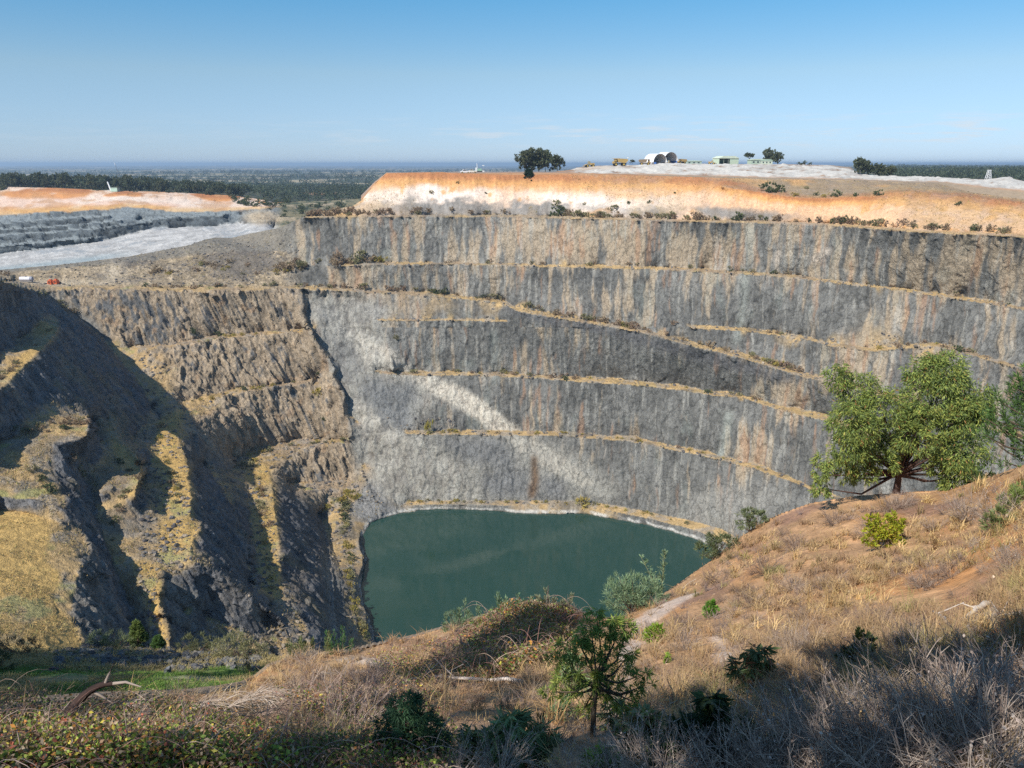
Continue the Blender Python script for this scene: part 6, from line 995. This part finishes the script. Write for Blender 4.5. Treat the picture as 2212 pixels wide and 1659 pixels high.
def log_(x0, y0, x1, y1, r0, label, col, sub=4):
    a, b = fg_at(x0, y0) + np.array([0, 0, r0 + .05]), fg_at(x1, y1) + np.array([0, 0, r0 + .03]); root = empty('fallen_branch', a, label, 'fallen branch'); t = np.linspace(0, 1, 8)[:, None]; PL = (b - a) * t + rng.normal(size=(8, 3)) * np.array([0, .03, .03]) * np.linalg.norm(b - a) * .25 + np.array([0, 0, .05]) * np.sin(t * 3.1); m = MB(); m.tubes(PL[None], r0 * np.linspace(.45, 1, 8)[None], 6, col); k = rng.integers(1, 7, sub); d = nrm(rdir(sub) + np.array([0, 0, .5])); L = np.linalg.norm(b - a) * .22; m.tubes(PL[k][:, None] + d[:, None] * L * np.linspace(0, 1, 4)[None, :, None], r0 * np.linspace(.4, .15, 4)[None], 4, col); m.obj('wood', M_bark, root, smooth=True)
log_(880, 1486, 1135, 1480, .05, 'pale fallen branch lying across the shaded slope left of the wattle', (.50, .43, .38)); log_(2010, 1330, 2052, 1368, .05, 'grey plank-like branch lying in the grass above the ochre path', (.46, .40, .35), 1); log_(2085, 1350, 2130, 1315, .06, 'bleached log lying at the edge of the ochre path', (.60, .52, .44), 2); log_(2105, 1360, 2212, 1345, .03, 'thin grey branch lying across the ochre path', (.38, .33, .30), 3); log_(1470, 1268, 1500, 1250, .03, 'short pale stick on the rim slope', (.5, .4, .3), 1); log_(2050, 1488, 2110, 1470, .03, 'bleached stick half buried in the grey thicket', (.55, .5, .47), 2)
P0 = fg_at(1872, 1142); s = mpp(P0); root = empty('stake', P0, 'dark leaning stake left of the yellow-green bush', 'stake'); m = MB(); m.tubes(np.array([[[0, 0, -.2], [3 * s, 0, 18 * s], [6 * s, 0, 38 * s]]]), np.array([[.05, .048, .042]]), 6, (.05, .035, .03)); m.obj('post', M_bark, root); m = MB(); m.tubes(np.array([[[0, 0, 0], [6 * s, -.1, 3 * s], [11 * s, -.1, 9 * s]]]), np.array([[.03, .03, .02]]), 5, (.06, .04, .035)); m.obj('broken_arm', M_bark, root)
log_(1885, 1138, 1888, 1136, .03, 'short broken stick lying beside the leaning stake', (.08, .06, .05), 1)
# ------------------------------------------------------------------ brambles
BRM = [(.20, .28, .05), (.32, .38, .07), (.58, .48, .08), (.62, .28, .07), (.44, .13, .07), (.28, .17, .10), (.46, .34, .22), (.10, .15, .04)]
def bramble(name, poly, n, hgt, leaf, wts, label, canes=60, cols=BRM, cane_col=((.28, .15, .12), (.38, .28, .22)), hill=None):
    p = np.array(poly, float); x = rng.uniform(p[:, 0].min(), p[:, 0].max(), n * 3); y = rng.uniform(p[:, 1].min(), p[:, 1].max(), n * 3); ok = inpoly(x, y, poly); x, y = x[ok][:n], y[ok][:n]; G0 = fg_at(x, y); base = G0.mean(0); top = hgt * (.35 + .65 * ss(-.35, .35, fbm(G0, 1 / 1.1, 3, 131))) * (hill(x, y) if hill else 1); u = rnd(len(x)) ** .55; Pq = G0 + rng.normal(size=G0.shape) * .05; Pq[:, 2] += top * u
    root = empty(name, base, label, 'bramble'); tone = fbm(Pq, 1 / .7, 3, 132); c_ = pal(len(x), cols, wts, .3) * (1 + .35 * tone)[:, None]; g = MB(); ax = rdir(len(x)); ax[:, 2] = ax[:, 2] * .5 + .1; g.leaves(Pq - base, ax, leaf * (.6 + .8 * rnd(len(x))), leaf * .7, c_); g.obj('leaves', M_leaf, root)
    k = rng.integers(0, len(x), canes); t = np.linspace(0, 1, 7)[None, :, None]; a = rnd(canes) * 6.28; d = np.stack([np.cos(a), np.sin(a), 0 * a], -1); L = (.5 + .9 * rnd(canes))[:, None, None] * max(.6, hgt); PL = G0[k][:, None] - base + d[:, None] * L * t + np.array([0, 0, 1.]) * (L * (1.5 * t - 1.45 * t ** 2) * .9 + hgt * .35); m = MB(); m.tubes(PL, np.array(leaf * .075 * np.linspace(1.2, .6, 7))[None], 4, pal(canes, cane_col)); m.obj('canes', M_bark, root)
bramble('bramble_thicket', [(-140, 1590), (0, 1590), (120, 1570), (300, 1560), (470, 1550), (600, 1580), (640, 1700), (-140, 1700)], 30000, .34, .05, (4, 3.5, 2, 1.6, 1.2, 7, 3.5, 2), 'sunlit bramble thicket with green, yellow and orange leaves at the bottom left', 240)
bramble('bramble_thicket', [(-140, 1530), (60, 1520), (220, 1512), (380, 1508), (420, 1555), (160, 1580), (-140, 1600)], 8000, .28, .042, (3, 2, .6, .5, .5, 6, 2, 4), 'dark bramble patch in shadow behind the fallen limb at the left', 120)
bramble('bramble_mound', [(985, 1395), (1040, 1360), (1090, 1335), (1150, 1312), (1220, 1312), (1245, 1340), (1240, 1400), (1190, 1440), (1090, 1470), (1000, 1480), (960, 1450)], 17000, .95, .085, (1.5, 1, .3, .5, 1.0, 6, 2.2, 2), 'big dark red-brown bramble mound overlooking the water', 170, hill=lambda x, y: .25 + .75 * np.exp(-(((x - 1130) / 110) ** 2 + ((y - 1390) / 75) ** 2)))
bramble('bramble_patch', [(800, 1425), (900, 1400), (985, 1390), (1010, 1440), (960, 1490), (860, 1500)], 5200, .35, .06, (2, 2, 1.5, .8, 1.2, 4, 4, 1), 'low bramble patch with a few yellow and red leaves left of the dark mound', 120)
bramble('bramble_thicket', [(560, 1600), (700, 1560), (900, 1545), (980, 1580), (960, 1700), (640, 1700)], 10000, .26, .038, (4, 2, .2, .3, .4, 6, 2, 5), 'dark shaded bramble tangle at the bottom, right of the sunlit thicket', 150)
bramble('bramble_patch', [(585, 1520), (700, 1500), (850, 1505), (960, 1520), (900, 1550), (640, 1565)], 5200, .30, .05, (1, 1, .8, 1.0, .8, 5, 5, 1), 'brownish bramble strip along the edge of the shade below the straw grass', 120)
# ------------------------------------------------------------------ the grassy ledge: grass, rubble bank, boulders, young conifers
x = rng.uniform(-120, 620, 62000); y = rng.uniform(1404, 1545, 62000); Pl = ledge_at(x, y); kp = rnd(len(x)) < ss(-.5, .1, fbm(Pl, 1 / 3., 3, 141)) * (1 - .85 * np.exp(-(((x - 400) / 70) ** 2 + ((y - 1467) / 4) ** 2))); x, y, Pl = x[kp], y[kp], Pl[kp]; grn = ss(-.1, .25, fbm(Pl, 1 / 5., 3, 111) + .9 * np.exp(-((y - 1453) / 11) ** 2) - .25 + .4 * (y > 1475))[:, None]
m = MB(); m.blades(Pl, .10 + .28 * rnd(len(x)) * (1 - .5 * grn[:, 0]), .8, .028, pal(len(x), [(.44, .35, .15), (.52, .41, .20), (.36, .30, .13)]) * (1 - grn) + grn * pal(len(x), [(.16, .27, .05), (.22, .33, .07), (.12, .21, .05)])); tag(m.obj('ledge_grass', M_grass), 'green and straw grass on the level bench at the lower left', 'grass', kind='stuff')
x = np.concatenate([rng.uniform(120, 560, 560), rng.uniform(300, 560, 300)]); y = np.interp(x, [a[0] for a in SIL2], [a[1] for a in SIL2]) + 2 + rnd(len(x)) ** 1.3 * 40; Pl = ledge_at(x, y); m = MB(); rocks_into(m, Pl, .10 + .33 * rnd(len(x)) ** 2.5, pal(len(x), [(.13, .13, .135), (.18, .175, .165), (.10, .10, .105), (.24, .215, .18)])); tag(m.obj('rubble', M_rock), 'bank of broken grey rubble along the outer edge of the grassy bench', 'rubble', kind='stuff')
def boulder(x, y, r0, label, sq=(1, .8, 1.1), seed=0):
    P0 = ledge_at(x, y); s = mpp(P0) * r0; V, Ff, _ = rock_mesh(40 + seed, None); tag(mesh_o := MB().add(V * s * np.array(sq), Ff, (.22, .225, .235)).obj('boulder', M_rock, None, P0 + np.array([0, 0, s * .5])), label, 'boulder')
boulder(363, 1452, 13, 'large pointed grey boulder standing on the green grass', (.75, .7, 1.15), 1); boulder(193, 1443, 8, 'rounded grey boulder on the straw grass left of the pointed one', (1, .8, .85), 2); boulder(396, 1422, 10, 'grey slab of rock at the top of the rubble bank behind the pointed boulder', (1.2, .8, .6), 3); boulder(112, 1447, 8, 'dark boulder in shadow at the left of the grassy bench', (1, .8, .8), 4); boulder(470, 1405, 11, 'flat grey rock on the crest of the rubble bank', (1.5, .8, .5), 5)
P0 = ledge_at(300, 1398); s = mpp(P0); pine_tree('pine_tree', P0, 66 * s, 20 * s, 'young light green pine on the edge of the rubble bank', 9, (.16, .03), ((.22, .30, .08), (.17, .25, .07), (.27, .33, .10)), None, .08, .8)
P0 = ledge_at(344, 1406); s = mpp(P0); pine_tree('pine_tree', P0, 34 * s, 15 * s, 'smaller pine seedling right of the young light green pine', 6, (.16, .03), ((.16, .26, .08), (.12, .20, .06)), None, .08, .8)
def lb(x, y, lumps, n, cols, label, leaf=(.22, .03), **k):
    P0 = ledge_at(x, y); s = mpp(P0); bush('bush', np.array([(a, random.uniform(-.4, .4) * r, b, r) for a, b, r in lumps]) * s, n, leaf, cols, P0, label, 'bush', **k)
lb(515, 1418, [(-30, 22, 24), (0, 30, 30), (32, 24, 26), (50, 12, 18), (-55, 12, 18)], 3600, [(.30, .28, .14), (.24, .24, .11), (.36, .31, .18)], 'broad olive-brown bush on the rim behind the rubble bank', stems=40, up=.7); lb(425, 1412, [(-20, 16, 20), (10, 20, 22), (30, 14, 16)], 1800, [(.22, .23, .11), (.17, .19, .09)], 'darker olive bush left of the broad olive-brown one', stems=26, up=.7); lb(240, 1402, [(-26, 14, 22), (8, 20, 24), (34, 14, 18)], 2000, [(.16, .19, .10), (.20, .22, .11)], 'grey-green bush on the rim left of the young pine', stems=26, up=.6); lb(45, 1416, [(-60, 30, 30), (-20, 20, 24), (12, 14, 20)], 2200, [(.13, .13, .08), (.17, .15, .09)], 'dark dry bush at the left edge on the rim', stems=40, up=.6); lb(-20, 1450, [(-20, 20, 30), (20, 14, 24)], 1500, [(.06, .09, .04), (.08, .11, .05)], 'dark green bush at the left edge of the grassy bench', stems=20)
# grass on the pit benches, close enough to read as tufts on the left spurs
XX, YY = PIT['X'], PIT['Y']; cand = PIT['keep'] & (PIT['flat'] > .35) & ~PIT['under'] & (XX > -100) & (XX < 2300); jj, iq = np.where(cand); wq = 1.0 + 1.2 * (XX[jj, iq] < 620) * (YY[jj, iq] > 900); sel = rng.choice(len(jj), 60000, p=wq / wq.sum()); Pb = PIT['P'][jj[sel], iq[sel]] + rng.normal(size=(60000, 3)) * np.array([.5, .5, 0]); wz = Pb[:, 1] * CP - Pb[:, 2] * SP
kp = rnd(60000) < ss(-.25, .25, fbm(Pb, 1 / 7., 3, 151)); Pb, wz = Pb[kp], wz[kp]; m = MB(); m.blades(Pb - np.array([0, 0, .2]), .35 + .6 * rnd(len(Pb)), .7, wz * .0009, pal(len(Pb), [(.52, .38, .16), (.45, .33, .15), (.36, .27, .15), (.40, .36, .13)])); tag(m.obj('bench_grass', M_grass), 'dry golden grass growing along the benches of the pit', 'grass', kind='stuff')
# fallen rock on the ledges, the saddle and the talus
sel2 = PIT['keep'] & (((PIT['sad'] > .5) & (YY > 520)) | ((XX > 835) & (XX < 985) & (YY > 900) & (YY < 936)) | ((XX > 300) & (XX < 760) & (PIT['flat'] > .5) & (YY > 700)) | ((XX > 660) & (PIT['flat'] > .45) & (YY > 560) & (YY < 1090) & ~PIT['under'])); jj, iq = np.where(sel2); sel = rng.choice(len(jj), 4200); Pb = PIT['P'][jj[sel], iq[sel]]; m = MB(); rocks_into(m, Pb, .35 + 1.0 * rnd(4200) ** 3, pal(4200, [(.26, .22, .17), (.18, .17, .16), (.36, .29, .21), (.14, .13, .13)])); tag(m.obj('scree', M_rock), 'broken rock scattered over the saddle and the ledges of the pit', 'scree', kind='stuff')
# ------------------------------------------------------------------ gum trees behind and left of the lookout, whose shade falls on the slope
sv = np.array(SV)
def shade_tree(tg, label, foot):
    foot = np.array(foot, float); lp = [np.concatenate([f(x, y) + sv * t - foot, [r * (1.22 if f is fg_at else 1)]]) for f, x, y, t, r in tg]; lump_tree('shade_gum', lp, int(sum(q[3] ** 2 for q in lp) * 3.14 * 1.9 / .024) + 60 * len(lp), (.42, .2), GUM, foot, label, 'tree', 'gum trees shading the lookout', .22, (.2, .15, .12), .5, .5, hollow=.3)
shade_tree([(fg_at, 1480, 1545, 18, 1.0), (fg_at, 1620, 1500, 18, .85), (fg_at, 1760, 1470, 17, .8), (fg_at, 1560, 1600, 17, .9), (fg_at, 1900, 1480, 16, .55), (fg_at, 1690, 1560, 17, .7), (fg_at, 2030, 1430, 16, .6), (fg_at, 2160, 1410, 15, .6), (fg_at, 1900, 1590, 16, .4), (fg_at, 1300, 1640, 17, .7), (fg_at, 1780, 1640, 15, .4), (fg_at, 2180, 1500, 15, .4), (fg_at, 1450, 1650, 17, .8), (fg_at, 1600, 1670, 16, .6), (fg_at, 2100, 1660, 14, .35), (fg_at, 1900, 1680, 14, .35)], 'gum tree behind the lookout whose shade falls on the right of the slope', (-5.5, -6, -2.5))
shade_tree([(fg_at, 1050, 1420, 26, 1.9), (fg_at, 1140, 1380, 26, 1.7), (fg_at, 1010, 1470, 25, 1.0), (fg_at, 1130, 1500, 24, .8), (fg_at, 960, 1540, 24, .5), (fg_at, 830, 1552, 24, .42), (fg_at, 740, 1575, 23, .3), (fg_at, 910, 1610, 22, .42), (fg_at, 1090, 1560, 23, .5), (fg_at, 770, 1630, 22, .38), (fg_at, 1010, 1640, 22, .4), (fg_at, 680, 1645, 22, .28), (fg_at, 850, 1660, 22, .35)], 'gum tree left of the lookout whose shade falls on the bramble mound', (-17, 3, -6))
shade_tree([(ledge_at, 60, 1450, 34, 3.6), (ledge_at, 100, 1440, 34, 2.2), (ledge_at, 90, 1425, 34, 3.0), (ledge_at, -40, 1440, 34, 3.4), (ledge_at, 120, 1490, 34, 2.0), (ledge_at, 20, 1500, 34, 2.8), (ledge_at, 110, 1410, 34, 2.2)], 'gum tree far left of the lookout whose shade falls on the grassy bench', (-48, 14, -20))
shade_tree([(fg_at, 40, 1535, 20, .65), (fg_at, 160, 1530, 20, .55), (fg_at, 290, 1520, 20, .4), (ledge_at, 530, 1455, 30, 1.3), (fg_at, 560, 1530, 24, .6)], 'gum tree at the left of the lookout whose shade falls on the brambles', (-24, 4, -8))
# ------------------------------------------------------------------ the air: far woods and hills fade to blue
hm = bpy.data.materials.new('haze_air'); hm.use_nodes = True; hn = hm.node_tree; hn.nodes.remove(hn.nodes['Principled BSDF']); pv = hn.nodes.new('ShaderNodeVolumePrincipled')
pv.inputs['Color'].default_value = (.60, .79, 1, 1); pv.inputs['Density'].default_value = 8.5e-5; pv.inputs['Anisotropy'].default_value = .2
hn.links.new(pv.outputs[0], hn.nodes['Material Output'].inputs['Volume'])
m = MB(); m.box((0, 21400, -180), (76000, 43200, 430)); tag(m.obj('haze', hm), 'thin blue haze in the air over the plain', 'haze', kind='stuff')
